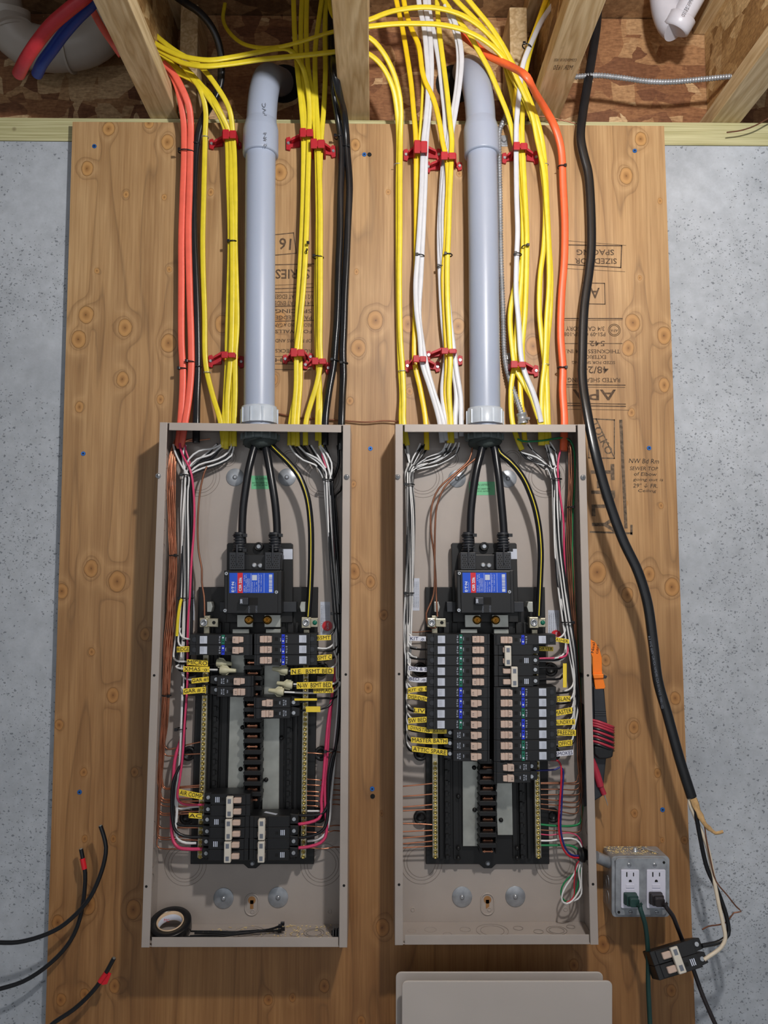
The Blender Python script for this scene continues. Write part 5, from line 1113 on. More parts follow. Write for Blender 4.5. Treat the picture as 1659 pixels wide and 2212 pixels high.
# right bundle of the left panel
TR = [(700, 12, 1012, 40), (709, 9, 1037, 42), (711, 9, 1070, 40), (714, 9, 1122, 38), (719, 9, 1205, 38), (725, 8, 1288, 42), (728, 7, 1340, 44), (729, 7, 1408, 44), (730, 6, 1470, 44), (728, 6, 1530, 42), (722, 6, 1600, 42), (717, 6, 1660, 42)]
B_ = 'in the tied right bundle of the left panel'; BG = 'in the right bundle of the left panel'
rep(0, B_, BG, [
 (white, '626 962 30,634 976 34,655 994 38,680 1004 40', -.9, 1010, 1410, '728 1424 46,725 1436 50,718 1442 56,708 1446 60,624 1449 64'),
 (white, '642 960 32,660 978 36,684 990 40,702 1010 42', -.5, 1030, 1470, '732 1466 50,726 1474 54,716 1478 60,634 1478 62'),
 (white, '644 962 30,664 982 34,688 1000 38,704 1020 42', -.1, 1030, 1470, '735 1474 48,728 1488 52,716 1494 58,680 1497 62,614 1495 68'),
 (white, '692 962 36,706 980 40,716 1000 42,716 1022 42', .3, 1030, 1660, '713 1692 42,710 1740 42,704 1751 42,684 1752 42,664 1752 42'),
 (white, '690 964 34,700 984 38,708 1006 40', .6, 1030, 1660, '716 1720 40,712 1770 42,703 1800 44,688 1813 44,664 1817 44', 2.3),
 (white, '672 962 32,690 990 34,702 1012 38', .9, 1030, 1290, '733 1330 40,728 1370 42,718 1394 46,704 1401 54,686 1400 58'),
 (black, '632 964 28,650 988 32,680 1006 36', -.7, 1010, 1340, '724 1356 46,716 1370 52,704 1378 56,684 1381 58'),
 (black, '650 962 28,668 984 32,692 1002 36', -.3, 1010, 1370, '728 1396 44,716 1406 50,704 1406 56,686 1405 58'),
 (black, '656 962 26,676 990 30,694 1010 34', .1, 1010, 1410, '724 1418 44,712 1424 50,700 1427 54,684 1428 58'),
 (black, '668 962 26,684 990 30,700 1016 36', .5, 1010, 1470, '728 1476 46,716 1484 52,700 1485 56,634 1483 60'),
 (black, '700 962 34,712 990 36,718 1016 38', .8, 1030, 1600, '712 1690 46,708 1738 48,700 1754 50,684 1760 52,634 1761 50', 2.9),
 (black, '730 962 34,732 1000 36,722 1030 38', 1.1, 1030, 1600, '712 1660 50,708 1757 50,703 1785 52,690 1799 54,660 1808 54,632 1810 52', 2.9),
 (black, '738 962 36,740 1000 36,736 1060 36', 1.4, 1070, 1470, '732 1500 40,722 1508 44,706 1508 50,690 1509 54,640 1519 54'),
 (black, '640 964 24,664 992 28,690 1012 34', .3, 1030, 1470, '722 1500 40,714 1522 46,700 1530 52,690 1532 56,640 1536 50'),
 (pink, '690 962 32,695 976 34,698 990 36,706 1014 38', .2, 1030, 1200, '732 1290 34,738 1340 36')], TR,
 dest=['of the left panel leading to the N.E. BSMT BED tag', 'of the left panel leading to the N-W BSMT BED tag', 'of the left panel leading to the FIREPLACE tag', 'of the left panel ending at the right bar above the bottom breakers', 'of the left panel ending at the right bar beside the lowest breaker', 'of the left panel entering the second right breaker',
  'of the left panel running behind the top right BSMT tag', 'of the left panel entering the second right breaker', 'of the left panel running behind the BSMT C tag', 'of the left panel running behind the FIREPLACE tag', 'into the upper double breaker at bottom right of the left panel', 'into the lower pole of a bottom right breaker of the left panel',
  'of the left panel leading to the narrow edge-on tag', 'of the left panel leading to the short blank tag', 'half hidden along the right wall of the left panel'])
wire(pink, '727 1300 36,726 1440 38,716 1511 42,709 1557 44,702 1640 46,698 1690 48,694 1731 48,695 1750 50,689 1768 52,667 1777 54,633 1782 52', 'upper thick pink wire into the bottom right breakers of the left panel', 3.0)
wire(pink, '718 1500 40,712 1557 40,706 1640 40,702 1700 42,704 1760 44,706 1785 46,703 1808 48,692 1821 50,667 1829 52,628 1833 52', 'lower thick pink wire into the lowest right breaker of the left panel', 3.0)
# copper bunches
def fan(x0s, trunk, ends, lab, grp, mat=copper, r=1.25):
    n = len(ends)
    for i, e in enumerate(ends):
        k = -1 + 2*(i + .5)/n; pts = [] if not x0s else [(x0s[i % len(x0s)][0], x0s[i % len(x0s)][1], .03)]
        ye = e[1] - 14
        for (x, hw, y, h) in trunk:
            if y < ye: pts.append((x + (k + .35*math.sin(y*.02 + i*2.1))*hw, y, (h + 4*math.cos(i*1.7 + y*.01))/1000))
        xl = pts[-1][0] if pts else e[0]
        s = 1 if e[2] > e[0] else -1
        pts += [(e[0], ye + 2, .034), (e[0] + s*2, e[1] - 3, .034), (e[0] + s*9, e[1] + 1, .035)] + [(e[0] + (e[2]-e[0])*.5, (e[1]*.55 + e[3]*.45), .036), (e[2], e[3], .036)]
        rank = sorted(q[1] for q in ends).index(e[1]); wire(mat, pts, lab + ', bending off %s from the top' % (ordn + ['thirteenth', 'fourteenth'])[rank], r)
TC1 = [(378, 5, 962, 30), (373, 7, 985, 34), (370, 8, 1020, 36), (371, 8, 1080, 36), (372, 7, 1140, 36), (374, 6, 1198, 38), (371, 8, 1270, 36), (368, 9, 1340, 36), (364, 9, 1400, 38), (359, 6, 1500, 40), (354, 6, 1570, 38), (349, 6, 1640, 36), (345, 6, 1690, 34), (342, 5, 1750, 32), (340, 4, 1800, 32)]
fan([(386, 948), (402, 946), (378, 950), (430, 944), (454, 948)], TC1, [(352, 1702, 432, 1696), (350, 1704, 432, 1700), (348, 1726, 432, 1722), (346, 1732, 432, 1730), (347, 1727, 432, 1738), (344, 1756, 432, 1752), (343, 1760, 432, 1757), (342, 1788, 430, 1788), (341, 1808, 430, 1808), (340, 1812, 430, 1815), (339, 1832, 430, 1836), (345, 1740, 432, 1744), (356, 1618, 436, 1602), (354, 1632, 436, 1628)],
    'copper wire along left wall of left panel', 'bare copper wires along the left wall of the left panel')
GR = 'bare copper ground wires crossing to the bar in the '
for n_, y in enumerate((1626, 1683, 1695, 1709, 1718, 1729, 1740, 1784, 1797, 1831)):
    wire(copper, '%g %g 36,%g %g 38,%g %g 34,%g %g 30,%g %g 26' % (661, y, 680, y + 1, 700, y + 2.5, 722, y - 2 + random.uniform(-1, 3), 738, y - 1), 'bare copper wire crossing at lower right of the left panel, %s from the top' % ordn[n_], 1.15, group=GR + 'left panel')
for n_, (a, b_) in enumerate(((1698, 1691.5), (1720, 1714.6), (1743, 1737), (1751, 1748), (1778, 1782), (1796, 1793), (1810, 1803.5), (1822, 1816), (1831, 1827))):
    wire(copper, '%g %g 34,%g %g 36,%g %g 38' % (864, a + 1, 905, (a*.6 + b_*.4), 942, b_), 'bare copper wire crossing at lower left of the right panel, %s from the top' % ordn[n_], 1.3, group=GR + 'right panel, left side')
wire(copperd, '942 1364 40,925 1363 38,900 1366 36,880 1364 34', 'bare copper wire above the top left breaker of the right panel', 1.1)
wire(copperd, '447 1008 40,441 1022 42,434 1050 42,429 1092 42,427 1140 40,429 1190 40,436 1230 42,436 1258 44,441 1290 46,442 1330 50', 'single dull copper ground wire dropping to the left lug of the left panel', 1.9)
wire(copperd, '1022 955 34,1020 968 36,1014 993 38,979 1026 42,948 1055 42,933 1092 42,931 1149 42,937 1191 42,941 1246 42,943 1300 46,945 1332 50', 'copper ground wire running straight to the left lug of the right panel', 1.9)
wire(copperd, '1040 975 40,1028 990 42,1008 1006 42,990 1022 44,960 1053 46,944 1092 46,940 1136 46,939 1205 46,937 1282 48,930 1304 50,921 1325 52,924 1350 50,934 1357 48,943 1354 46', 'copper ground wire looping under the left lug of the right panel', 1.9)
# left bundle of the right panel
T2 = [(884, 9, 1020, 38), (884, 8, 1047, 40), (886, 11, 1100, 40), (886, 11, 1180, 38), (884, 10, 1281, 42), (881, 10, 1343, 42), (880, 8, 1400, 40), (878, 6, 1460, 40), (877, 5, 1520, 40), (876, 4, 1580, 40)]
C_ = 'in the tied left bundle of the right panel'; CG = 'in the left bundle of the right panel'
its = []
ends = [(1379, 'w'), (1400, 'w'), (1421, 'k'), (1446, 'w'), (1468, 'w'), (1490, 'w'), (1508, 'k'), (1535, 'w'), (1556, 'w'), (1578, 'w'), (1600, 'w'), (1622, 'w')]
starts = ['873 960 30,878 980 32,883 1000 36', '878 958 30,882 985 34,886 1005 36', '908 958 34,900 975 36,888 1000 40', '918 960 36,905 980 38,892 1004 40', '925 965 34,908 990 38,894 1008 40', '963 958 34,955 975 34,920 990 36,894 1008 38', '968 958 32,950 985 32,915 998 34,892 1010 38', '985 956 30,975 975 30,940 998 32,900 1008 36', '992 956 28,985 980 28,945 1004 30,900 1014 34', '975 955 34,960 984 32,925 1002 34,896 1014 36', '880 958 28,884 990 32', '912 962 32,900 990 34,890 1010 36']
for i, ((y, k), s) in enumerate(zip(ends, starts)):
    kk = -1 + 2*((i*5) % 12 + .5)/12; xe = 922 if i < 9 else 966
    its.append((white, s, kk*.9, 1010, y - 50, '%g %g 42,%g %g 44,%g %g 48,%g %g 56' % (878, y - 26, 882, y - 12, 891, y - 3, 900, y - 1)))
    its.append((black, s.replace('95', '96'), -kk*.8 + .07, 1010, y - 40, '%g %g 38,%g %g 40,%g %g 46,%g %g 54' % (878, y - 16, 884, y - 2, 896, y + 2, xe, y + 3)))
TGN = ['top KIT', None, None, 'DIN & S', 'BED', 'KIT @ E', 'DISP/DISH', 'LIV', 'SW BED', 'OWNSTRS BATH', 'MASTER BATH', 'ATTIC SPARE']
rep(0, C_, CG, its, T2, 1.8, dest=[('of the right panel leading to the %s tag' % n if n else 'of the right panel entering the %s untagged left breaker' % o) for n, o in zip(TGN, ['', 'upper', 'lower'] + ['']*9) for _ in (0, 1)])
# right bundle of the right panel
T3 = [(1194, 12, 1012, 40), (1200, 9, 1036, 42), (1202, 10, 1094, 40), (1205, 10, 1177, 40), (1213, 11, 1260, 42), (1223, 11, 1343, 44), (1231, 11, 1400, 42), (1239, 8, 1460, 40), (1243, 7, 1520, 40), (1245, 7, 1580, 40)]
D_ = 'in the tied right bundle of the right panel'; DG = 'in the right bundle of the right panel'
its = []
st = ['1124 976 38,1135 980 38,1159 988 38,1180 1004 40', '1128 978 34,1150 996 36,1176 1006 38', '1140 950 30,1150 972 32,1170 990 34,1184 1006 38', '1178 958 34,1182 975 36,1188 1000 40', '1182 956 32,1190 980 36,1196 1006 40', '1188 955 30,1200 975 34,1204 1006 38', '1120 972 32,1150 990 34,1178 1014 36', '1184 958 28,1194 985 32,1200 1010 36']
for i, (y, s, xt) in enumerate(zip((1382, 1424, 1495, 1518, 1540, 1563, 1586, 1610), st, (1196, 1160, 1196, 1196, 1196, 1196, 1197, 1197))):
    kk = -1 + 2*(i + .5)/8; yb = y - 70; xb = {True: 1222, False: 1240}[y < 1440]
    its.append((white, s, kk*.95, 1010, yb, '%g %g 44,%g %g 46,%g %g 50,%g %g 56' % (xb, y - 34, xb - 3, y - 14, xb - 12, y - 5, xb - 24, y - 2)))
    its.append((black, s.replace('98', '99').replace('95', '96'), kk*.95 + .12, 1010, yb, '%g %g 40,%g %g 44,%g %g 48,%g %g 54' % (xb + 3, y - 24, xb - 2, y - 6, xb - 16, y + 1, xt, y + 2)))
rep(0, D_, DG, its, T3, 1.8, dest=['of the right panel leading to the %s' % n for n in ('WASHER tag', 'dryer breaker', 'breaker beside the upright blank tag', 'ISLAN tag', 'MASTER tag on the right', 'AUNDRY & tag', 'FREEZER tag', 'OFFICE tag') for _ in (0, 1)])
wire(pink, '1216 960 36,1210 975 38,1205 1006 44,1207 1045 46,1212 1085 44,1217 1122 42,1219 1200 36,1224 1300 36,1227 1370 40,1227 1404 44,1222 1417 48,1205 1421 52,1180 1422 52,1150 1423 52', 'pink wire curving into the dryer breaker in the right panel', 2.0)
wire(white, '1224 1380 38,1222 1415 42,1214 1424 46,1198 1427 46,1164 1427 44', 'white wire under the pink one beside the double breakers of the right panel', 2.2)
wire(black, '1214 1440 40,1208 1444 44,1180 1442 50,1150 1443 52', 'upper black wire into the untagged double breaker of the right panel', 2.2)
wire(black, '1216 1458 40,1210 1466 44,1180 1467 50,1150 1468 52', 'lower black wire into the untagged double breaker of the right panel', 2.2)
TC2 = [(1230, 6, 960, 32), (1233, 6, 1000, 36), (1233, 5, 1060, 38), (1231, 5, 1096, 38), (1231, 6, 1160, 36), (1234, 6, 1260, 34), (1239, 6, 1343, 34), (1245, 6, 1430, 32), (1250, 5, 1540, 32), (1252, 6, 1640, 32), (1253, 6, 1720, 32)]
fan([(1222, 948), (1214, 944), (1198, 946), (1230, 946)], TC2, [(1254, 1693, 1168, 1693), (1252, 1705, 1168, 1705), (1255, 1716, 1168, 1717), (1251, 1733, 1168, 1726), (1253, 1743, 1168, 1737), (1250, 1757, 1168, 1747), (1256, 1797, 1168, 1793), (1248, 1690, 1168, 1691)],
    'copper wire along right wall of right panel', 'bare copper wires along the right wall of the right panel', copperd, 1.2)
wire(green, '1118 948 40,1130 953 40,1170 952 40,1215 946 38,1232 952 38,1240 975 38,1241 1040 34,1238 1100 34,1236 1150 36,1238 1230 34,1248 1400 28,1257 1560 26,1258 1700 28,1257 1760 30,1252 1779 34,1235 1784 36,1200 1784 38,1168 1781 38', 'green ground wire dropping along the right wall of the right panel', 2.0)
wire(green, '1168 1826 40,1200 1826 40,1230 1826 40,1248 1834 40,1258 1846 44', 'short green wire from the bar to the side bushing of the right panel', 2.0)
wire(white, '1168 1816 40,1190 1816 40,1222 1811 42,1245 1814 44,1256 1828 46,1259 1844 48', 'white wire from the bar to the side bushing of the right panel', 1.8)
wire(pink, '1168 1802 38,1190 1804 38,1228 1799 40,1248 1806 42,1257 1822 44,1259 1842 46', 'thin pink wire from the bar to the side bushing of the right panel', 1.2)
wire(redw, '1190 1642 50,1204 1643 50,1211 1652 52,1212 1694 54,1208 1748 54,1207 1789 54,1213 1824 54,1224 1845 52,1240 1853 50,1260 1852 48', 'red wire dropping from the lower right breakers to the side bushing', 1.8)
wire(bluew, '1146 1665 52,1175 1664 52,1200 1662 52,1211 1657 52,1217 1668 50,1215 1700 50,1213 1748 50,1211 1789 50,1218 1824 50,1228 1842 48,1242 1849 46,1260 1847 46', 'dark blue wire dropping beside the red one in the right panel', 1.7)
wire(white, '1259 1850 46,1250 1862 46,1240 1888 48,1224 1912 52,1215 1930 54,1214 1946 54,1224 1952 54,1236 1946 52,1248 1930 50,1254 1916 48,1250 1880 46,1257 1856 44', 'white wire looped below the side bushing of the right panel', 1.7)
wire(white, '1258 1854 42,1256 1880 44,1256 1910 44,1256 1930 46,1248 1942 48,1238 1946 50', 'second white wire hanging below the side bushing of the right panel', 1.6)
wire(green, '1258 1856 40,1248 1880 40,1226 1898 42,1214 1916 44,1212 1932 44,1220 1946 42,1236 1944 40,1246 1920 40,1254 1870 40', 'green wire looped below the side bushing of the right panel', 1.5)
wire(redw, '1259 1852 50,1246 1866 50,1242 1890 50,1240 1914 50,1241 1930 50,1234 1944 50,1224 1948 50', 'thin red wire looped below the side bushing of the right panel', 1.1)
p = P(1263, 1846, .046); m = MB(); m.lathe((p.x + .004, p.y, p.z), (-.016, 0, 0), [(0, .010), (.3, .0105), (.3, .014), (.7, .014), (.75, .012), (1, .011)], 18); tag(m.build('wall_bushing', bplast), 'black bushing through the right wall of the right panel', 'bushing')
# service conductors
def svc(spec, lab, r=7.6, stripe=None):
    q = spath(spec, .05, .012); t = thing('service_cable', q[-1], lab, 'cable'); m = MB(); m.tube(q, r/1000, r/1000, 18); m.build('insulation', black, t)
    if stripe:
        s = [v + Vector((-.0002, -r/1000*.96, 0)) for v in q]; m = MB(); m.tube(s, .0010, .0007, 8); m.build('yellow_stripe', yellow, t)
svc('556 950 44,549 968 50,543 990 56,537 1015 60,530 1060 62,525 1100 62,523 1150 62,524 1175 62', 'left thick black service cable in the left panel')
svc('570 952 44,575 972 50,581 1005 56,587 1040 60,594 1085 62,598 1130 62,599 1175 62', 'right thick black service cable in the left panel')
svc('578 950 42,590 966 50,604 980 54,624 1000 56,644 1025 58,656 1050 58,665 1080 58,671 1130 56,672 1205 54,670 1274 52,666 1332 52', 'black ground cable with a yellow stripe in the left panel', 6.0, 1)
svc('1048 950 44,1042 966 50,1036 990 56,1029 1018 60,1021 1070 62,1017 1110 62,1016 1150 62,1017 1176 62', 'left thick black service cable in the right panel')
svc('1060 950 44,1068 968 50,1073 1000 56,1078 1035 60,1083 1085 62,1087 1130 62,1090 1176 62', 'right thick black service cable in the right panel')
svc('1070 958 42,1081 980 50,1098 994 54,1117 1014 56,1132 1036 58,1143 1060 58,1155 1095 58,1164 1140 56,1168 1190 54,1167 1240 52,1163 1330 52', 'black ground cable with a yellow stripe in the right panel', 6.0, 1)
# ties inside the panels
for x, y, w, h, hd, l in ((404,1027,27,.042,-1,'black cable tie around the top of the left bundle in the left panel'), (375,1200,18,.037,1,'black cable tie high on the copper bunch in the left panel'), (401,1292,32,.044,-1,'black cable tie around the middle of the left bundle in the left panel'),
 (709,1037,24,.042,-1,'black cable tie around the right bundle in the left panel'), (726,1325,22,.044,-1,'black cable tie midway down the right bundle in the left panel'), (360,1502,18,.04,1,'black cable tie low on the copper bunch in the left panel'),
 (391,1574,22,.04,-1,'black cable tie on the pink and white wires in the left panel'), (713,1621,26,.044,-1,'black cable tie on the pink and black wires low in the left panel'), (884,1047,22,.04,-1,'black cable tie high on the left bundle in the right panel'), (883,1281,22,.042,-1,'black cable tie midway down the left bundle in the right panel'),
 (1201,1035,24,.042,-1,'black cable tie high on the right bundle in the right panel'), (1225,1344,28,.044,1,'black cable tie midway down the right bundle in the right panel'), (1231,1096,14,.038,1,'black cable tie on the copper bunch in the right panel')):
    tie(x, y, w, l, h, .011, hd, 0)
# ================================================================== things lying in the left panel
def ztie(spec, lab):
    q = spath(spec, .05, .02); t = thing('cable_tie', q[0], lab, 'cable tie', 'loose cable ties in the left panel'); m = MB(); m.tube(q, .0019, .0007, 8); m.build('strap', black, t)
    m = MB(); e = q[-1]; m.box(e - Vector((.004, .003, .0025)), e + Vector((.003, .003, .0035))); m.build('head', black, t, .0006)
for s, zl in zip(('405 2012 40,450 2012 42,520 2013 50,580 2008 56,606 2001 60', '410 2022 70,470 2019 64,540 2014 54,600 2010 50,612 2007 50', '400 2024 76,460 2024 72,530 2016 62,590 2006 54,611 1996 56', '420 2016 56,480 2015 54,560 2010 44,605 2011 46'), ('loose black cable tie at the back, nearly straight, in the left panel', 'loose black cable tie second from the front in the left panel', 'frontmost loose black cable tie with its head raised in the left panel', 'loose black cable tie whose head lies lowest in the left panel')): ztie(s, zl)
tr = thing('tape_roll', P(369, 2018, .05), 'roll of black electrical tape lying in the bottom left corner of the left panel', 'tape')
c = P(369, 2008, .052); ax = Vector((0, -.34, .94)).normalized(); m = MB(); m.lathe(c - ax*.0005, ax*.019, [(0, .0245), (0, .0375), (.04, .038), (.96, .038), (1, .0375), (1, .0245), (0, .0245)], 48, False); m.build('tape', blackj, tr)
m = MB(); m.lathe(c, ax*.0195, [(0, .0225), (0, .0245), (1, .0245), (1, .0225), (0, .0225)], 40, False); m.build('cardboard_core', corkc, tr)
m = MB(); m.lathe(c + ax*.002, ax*.012, [(0, .0215), (0, .0222), (1, .0222), (1, .0215), (0, .0215)], 40, False); lb = m.build('inner_label', sticker, tr)
u = Vector((1, 0, 0)); v = ax.cross(u)
o = text('MC', 360, 1988, 6, 11, -6, .06, redL, lb)
gl = thing('cable_connector', P(722, 2018, .05), 'small dark metal connector in the bottom right corner of the left panel', 'connector')
p = P(716, 2016, .05); m = MB(); m.lathe(p, Vector((.02, 0, 0)), [(0, .005), (.3, .0055), (.3, .0085), (.6, .0085), (.6, .0095), (1, .0095)], 16); m.build('body', dgrey, gl)
for i in range(3): m = MB(); m.box((p.x + .003 + i*.005, p.y - .010, p.z - .009), (p.x + .0045 + i*.005, p.y + .010, p.z + .009)); m.build('ridge', galv, gl)
m = MB(); random.seed(3)
for i in range(150):
    y = random.uniform(.012, .092); x = P(random.choice((random.uniform(415, 725), random.uniform(600, 725))), 2015, .05).x; z = P(500, 2047, .1).z + .0021; L_ = random.uniform(.0008, .004); a = random.uniform(0, PI); w_ = random.uniform(.0003, .001)
    d = Vector((math.cos(a), math.sin(a), 0)); n = Vector((-d.y, d.x, 0)); q = Vector((x, -y, z)); m.add([q - d*L_ - n*w_, q + d*L_ - n*w_, q + d*L_ + n*w_ + Vector((0, 0, .0008)), q - d*L_ + n*w_, q + Vector((0, 0, .001))], [(0, 1, 4), (1, 2, 4), (2, 3, 4), (3, 0, 4), (0, 3, 2, 1)])
tag(m.build('wood_shavings', chip), 'pale wood shavings scattered on the floor of the left panel', 'shavings', kind='stuff')
# ================================================================== outlet box
ob = thing('outlet_box', P(1380, 1915, 0), 'galvanized double outlet box mounted on the board right of the right panel', 'outlet box')
def rr(x0, y0, x1, y1, r, n=5):
    out = []
    for cx, cy, a0 in ((x1 - r, y0 + r, -90), (x1 - r, y1 - r, 0), (x0 + r, y1 - r, 90), (x0 + r, y0 + r, 180)):
        for i in range(n + 1): a = math.radians(a0 + 90*i/n); out.append((cx + r*math.cos(a), cy + r*math.sin(a)))
    return out
m = MB(); m.ppoly(rr(1321, 1849, 1446, 1979, 9), .0008, .056); m.build('box', galv, ob, .001)
m = MB(); m.ppoly(rr(1322, 1851, 1446.5, 1981, 8), .056, .0575); m.ppoly(rr(1330, 1854, 1440, 1977, 8), .0575, .0625); m.build('raised_cover', galv, ob, .0016, 3)
for x, y in ((1333, 1862), (1359, 1868), (1414, 1868), (1362, 1970), (1418, 1970)):
    p = P(x, y, .0625); hh = .0575 if x < 1340 else .0625; m = MB(); m.lathe((p.x, -hh, p.z), (0, -.0018, 0), [(0, .0040), (.6, .0038), (1, .002)], 16); s = m.build('cover_screw', steel, ob); m = MB(); m.box((p.x - .003, -hh - .0020, p.z - .0004), (p.x + .003, -hh - .0012, p.z + .0004)); m.build('slot', darkh, s)
for x, y in ((1432, 1861), (1335, 1968)): p = P(x, y, .0575); m = MB(); m.disc(p, .0024, .0574, .0632, 14); m.build('cover_hole', darkh, ob)
p = P(1372, 1838, .035); m = MB(); m.lathe((p.x, p.y, P(1372, 1849, .056).z), (0, 0, .009), [(0, .0055), (.5, .0055), (.5, .004), (1, .0035)], 16); m.build('top_screw', steel, ob)
zt = P(1380, 1849, .056).z; m = MB(); m.tube(smooth([Vector((p.x + .018, -.03, zt + .002)), Vector((p.x + .016, -.026, zt + .007)), Vector((p.x + .028, -.036, zt + .004)), Vector((p.x + .040, -.046, zt + .002))]), .0012); m.build('wire_hook', steel, ob)
for z_ in (1905, 1938):
    x = P(1321, z_, .056).x; zz = P(1321, z_, .03).z; m = MB(); m.tube([Vector((x - .0002, -.03 - .009*math.cos(2*PI*i/20), zz + .012*math.sin(2*PI*i/20))) for i in range(20)], .0006, .0006, 5, closed=True); m.build('knockout', galv, ob)
random.seed(5); m = MB()
for i in range(170):
    x = P(random.uniform(1318, 1420), 1849, .05).x; y = random.uniform(.006, .050); L_ = random.uniform(.0006, .0022); a = random.uniform(0, PI); w_ = random.uniform(.0004, .001); d = Vector((math.cos(a), math.sin(a), 0)); n = Vector((-d.y, d.x, 0)); q = Vector((x, -y, zt + .0012))
    m.add([q - d*L_ - n*w_, q + d*L_ - n*w_, q + d*L_ + n*w_, q - d*L_ + n*w_, q + Vector((0, 0, .001))], [(0, 1, 4), (1, 2, 4), (2, 3, 4), (3, 0, 4), (0, 3, 2, 1)])
tag(m.build('sawdust', chip), 'tan sawdust lying on top of the galvanized outlet box', 'sawdust', kind='stuff')
def recept(x0, x1, y0, y1):
    m = MB(); m.ppoly(rr(x0, y0, x1, y1, 2.5), .0625, .066); r = m.build('receptacle', recp, ob, .0008)
    cx = (x0 + x1)/2; h = .066
    for dx, w_, y_, hh in ((-7.5, 1.3, 1889, 5), (7, 1.1, 1889, 4)):
        m = MB(); m.pbox(cx + dx - w_, y_ - hh, cx + dx + w_, y_ + hh, h, h + .0002); m.build('slot', darkh, r)
    p = P(cx, 1903.5, h); m = MB(); pts = [(p.x + .0028*math.cos(a), p.z + .0028*math.sin(a)) for a in [PI*i/10 for i in range(11)]] + [(p.x - .0028, p.z - .0016), (p.x + .0028, p.z - .0016)]; m.prism(pts, h, h + .0002); m.build('ground_hole', darkh, r)
    for yy in (1915, 1926): m = MB(); m.pbox(cx - 9, yy - 4.5, cx + 9, yy + 4, h, h + .0012); m.build('button', recp, r, .0005, 1)
recept(1342, 1381, 1879, 1962); recept(1397.5, 1438, 1879, 1962)
def plug(x, y, mat, lab, cord, cr):
    a = P(x, y, .066); t = thing('power_cord', a, lab, 'power cord')
    m = MB(); q = [P(x, y, .0668), P(x + 4, y + 2, .074), P(x + 12, y + 7, .088), P(x + 18, y + 12, .096)]
    m.ppoly(rr(x - 13, y - 11, x + 15, y + 15, 3), .0665, .074); m.ppoly(rr(x - 8, y - 6, x + 18, y + 18, 4), .074, .084); m.ppoly(rr(x - 1, y + 1, x + 20, y + 20, 5), .084, .094); m.build('plug', mat, t, .0016, 3)
    m = MB(); e = P(x + 18, y + 12, .096); f = P(x + 22, y + 17, .098); n = 5; prof = []
    for i in range(n): prof += [(i/n, .0062), (i/n + .1, .0062), (i/n + .12, .0048), (i/n + .18, .0048)]
    m.lathe(e, f - e, prof, 16); m.build('strain_relief', mat, t)
    m = MB(); m.tube(spath('%g %g 97,' % (x + 20, y + 15) + cord), cr, cr, 12); m.build('cord', mat, t)
plug(1362, 1941, dgreen, 'dark green power cord plugged into the left receptacle and hanging down', '1384 1966 100,1392 1990 98,1398 2030 90,1400 2080 80,1400 2126 76,1402 2170 76,1405 2230 76', .0042)
plug(1417, 1940, plain('black_rubber', (38, 32, 34), .45), 'black power cord plugged into the right receptacle, passing behind the loose breaker', '1441 1962 98,1453 1978 92,1462 2000 84,1472 2026 66,1484 2058 54,1497 2092 52,1517 2148 60,1535 2190 66,1556 2236 70', .0040)
nip = thing('conduit_nipple', P(1300, 1858, .04), 'short galvanized conduit nipple joining the right panel to the outlet box', 'conduit')
m = MB(); m.cyl(P(1286, 1850, .05), P(1322, 1866, .036), .0105, n=8); m.build('tube', galv, nip)
# ================================================================== loose double breaker hanging on the stripped wires
lb = copy_tree(PR[('d', 0)]); sc = 1.14
q = Matrix.Rotation(math.radians(-22), 3, 'X') @ Matrix.Rotation(math.radians(-14), 3, 'Y') @ Matrix.Rotation(PI, 3, 'Y')
lb.scale = (sc, sc*.8, sc); lb.rotation_euler = q.to_euler()
lb.location = P(1470, 2070, .11) - q @ Vector((-.044*sc, -.046*sc*.8, 0))
lb['label'] = 'loose black double breaker hanging at the end of the stripped wires at lower right'
lb['category'] = 'circuit breaker'
# ================================================================== spare covers standing below the right panel
def cover(x0, y0, x1, h, lab):
    m = MB(); pts = rr(x0, y0, x1, 2500, 12); m.ppoly(pts, h - .004, h); tag(m.build('panel_cover', taupe2, bevel=.0015), lab, 'cover')
cover(868, 2119, 1323, .135, 'front taupe panel cover leaning at the bottom of the photo')
cover(855, 2100, 1303, .105, 'rear taupe panel cover peeking out behind the front one')
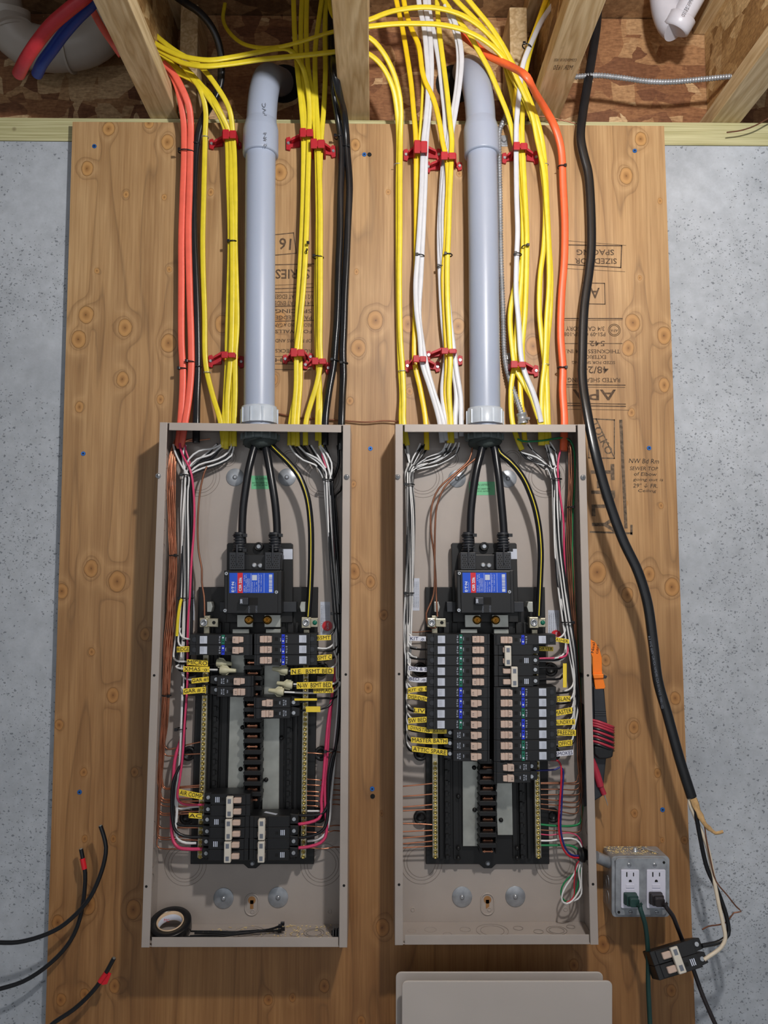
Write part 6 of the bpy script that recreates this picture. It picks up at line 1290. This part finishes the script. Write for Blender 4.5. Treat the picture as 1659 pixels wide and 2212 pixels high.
# ================================================================== multimeter hanging beside the right panel
mm = thing('multimeter', P(1298, 1520, 0), 'dark grey meter hanging on an orange strap right of the right panel', 'multimeter')
m = MB(); m.ppoly([(1262, 1458), (1302, 1458), (1306, 1490), (1312, 1562), (1310, 1640), (1302, 1720), (1262, 1745)], .004, .048); m.build('case', dgrey, mm, .003, 3)
m = MB(); m.ppoly([(1283, 1484), (1303, 1484), (1309, 1540), (1312, 1562), (1285, 1562)], .048, .056)
for y in (1534, 1539, 1544): m.ppoly([(1285, y), (1309, y), (1309, y + 2.2), (1285, y + 2.2)], .056, .0575)
m.build('grip', dgrey, mm, .0008)
m = MB(); m.ppoly([(1258, 1456), (1312, 1460), (1310, 1466), (1258, 1464)], .02, .052); m.build('hanger_bar', dgrey, mm, .001)
m = MB(); m.ppoly([(1264, 1380), (1276, 1381), (1287, 1388), (1295, 1402), (1300, 1420), (1301, 1458), (1281, 1460), (1280, 1420), (1272, 1400), (1264, 1392)], .050, .054)
m.ppoly([(1281, 1456), (1304, 1456), (1304, 1465), (1283, 1466)], .053, .060); m.ppoly([(1283, 1466), (1303, 1465), (1308, 1484), (1306, 1488), (1286, 1489)], .052, .0565)
st_ = m.build('orange_strap', orangep, mm, .001)
text('Neal', 1281, 1399, 6, 22, 80, .0545, ink, st_); text('GBFF', 1291, 1402, 5, 20, 80, .0545, ink, st_)
m = MB(); m.ppoly([(1284, 1612), (1318, 1614), (1326, 1620), (1324, 1636), (1310, 1640), (1294, 1640), (1284, 1630)], .030, .062); m.build('probe_holder', bplast, mm, .003, 3)
for i in range(10):
    y = 1558 + i*5.6; mat = redw if i % 2 == 0 else black
    if i == 1: mat = redw
    m = MB(); m.tube(spath('%g %g 50,%g %g 60,%g %g 62,%g %g 58,%g %g 40' % (1270, y - 4, 1290, y, 1310, y + 7, 1322, y + 12, 1325, y + 13)), .0026, .0026, 10); m.build('test_lead', leadr if mat is redw else black, mm)
m = MB(); m.tube(spath('1277 1640 50,1288 1668 50,1297 1698 50'), .0068, .0068, 14); m.tube(spath('1297 1697 50,1305 1716 50'), .0050, .0044, 12); pr = m.build('red_probe', leadr, mm)
m = MB(); m.tube(spath('1304 1714 50,1309 1727 50,1313 1740 50'), lambda f: .0013 - .0008*f, lambda f: .0013 - .00079*f, 8); m.build('probe_tip', steel, pr)

m = MB(); zt_ = P(580, 1763, HF).z; q = [P(566, 1763, .08).x, P(596, 1763, .08).x]
m.add([(q[0], -.058, zt_ + .0003), (q[0] + .003, -.050, zt_ + .0003), (q[1] + .002, -.066, zt_ + .0003), (q[1] - .001, -.074, zt_ + .0003)], [(0, 1, 2, 3)])
tag(m.build('white_sticker', sticker), 'small tilted white sticker on top of the right bottom double breaker in left panel', 'sticker')
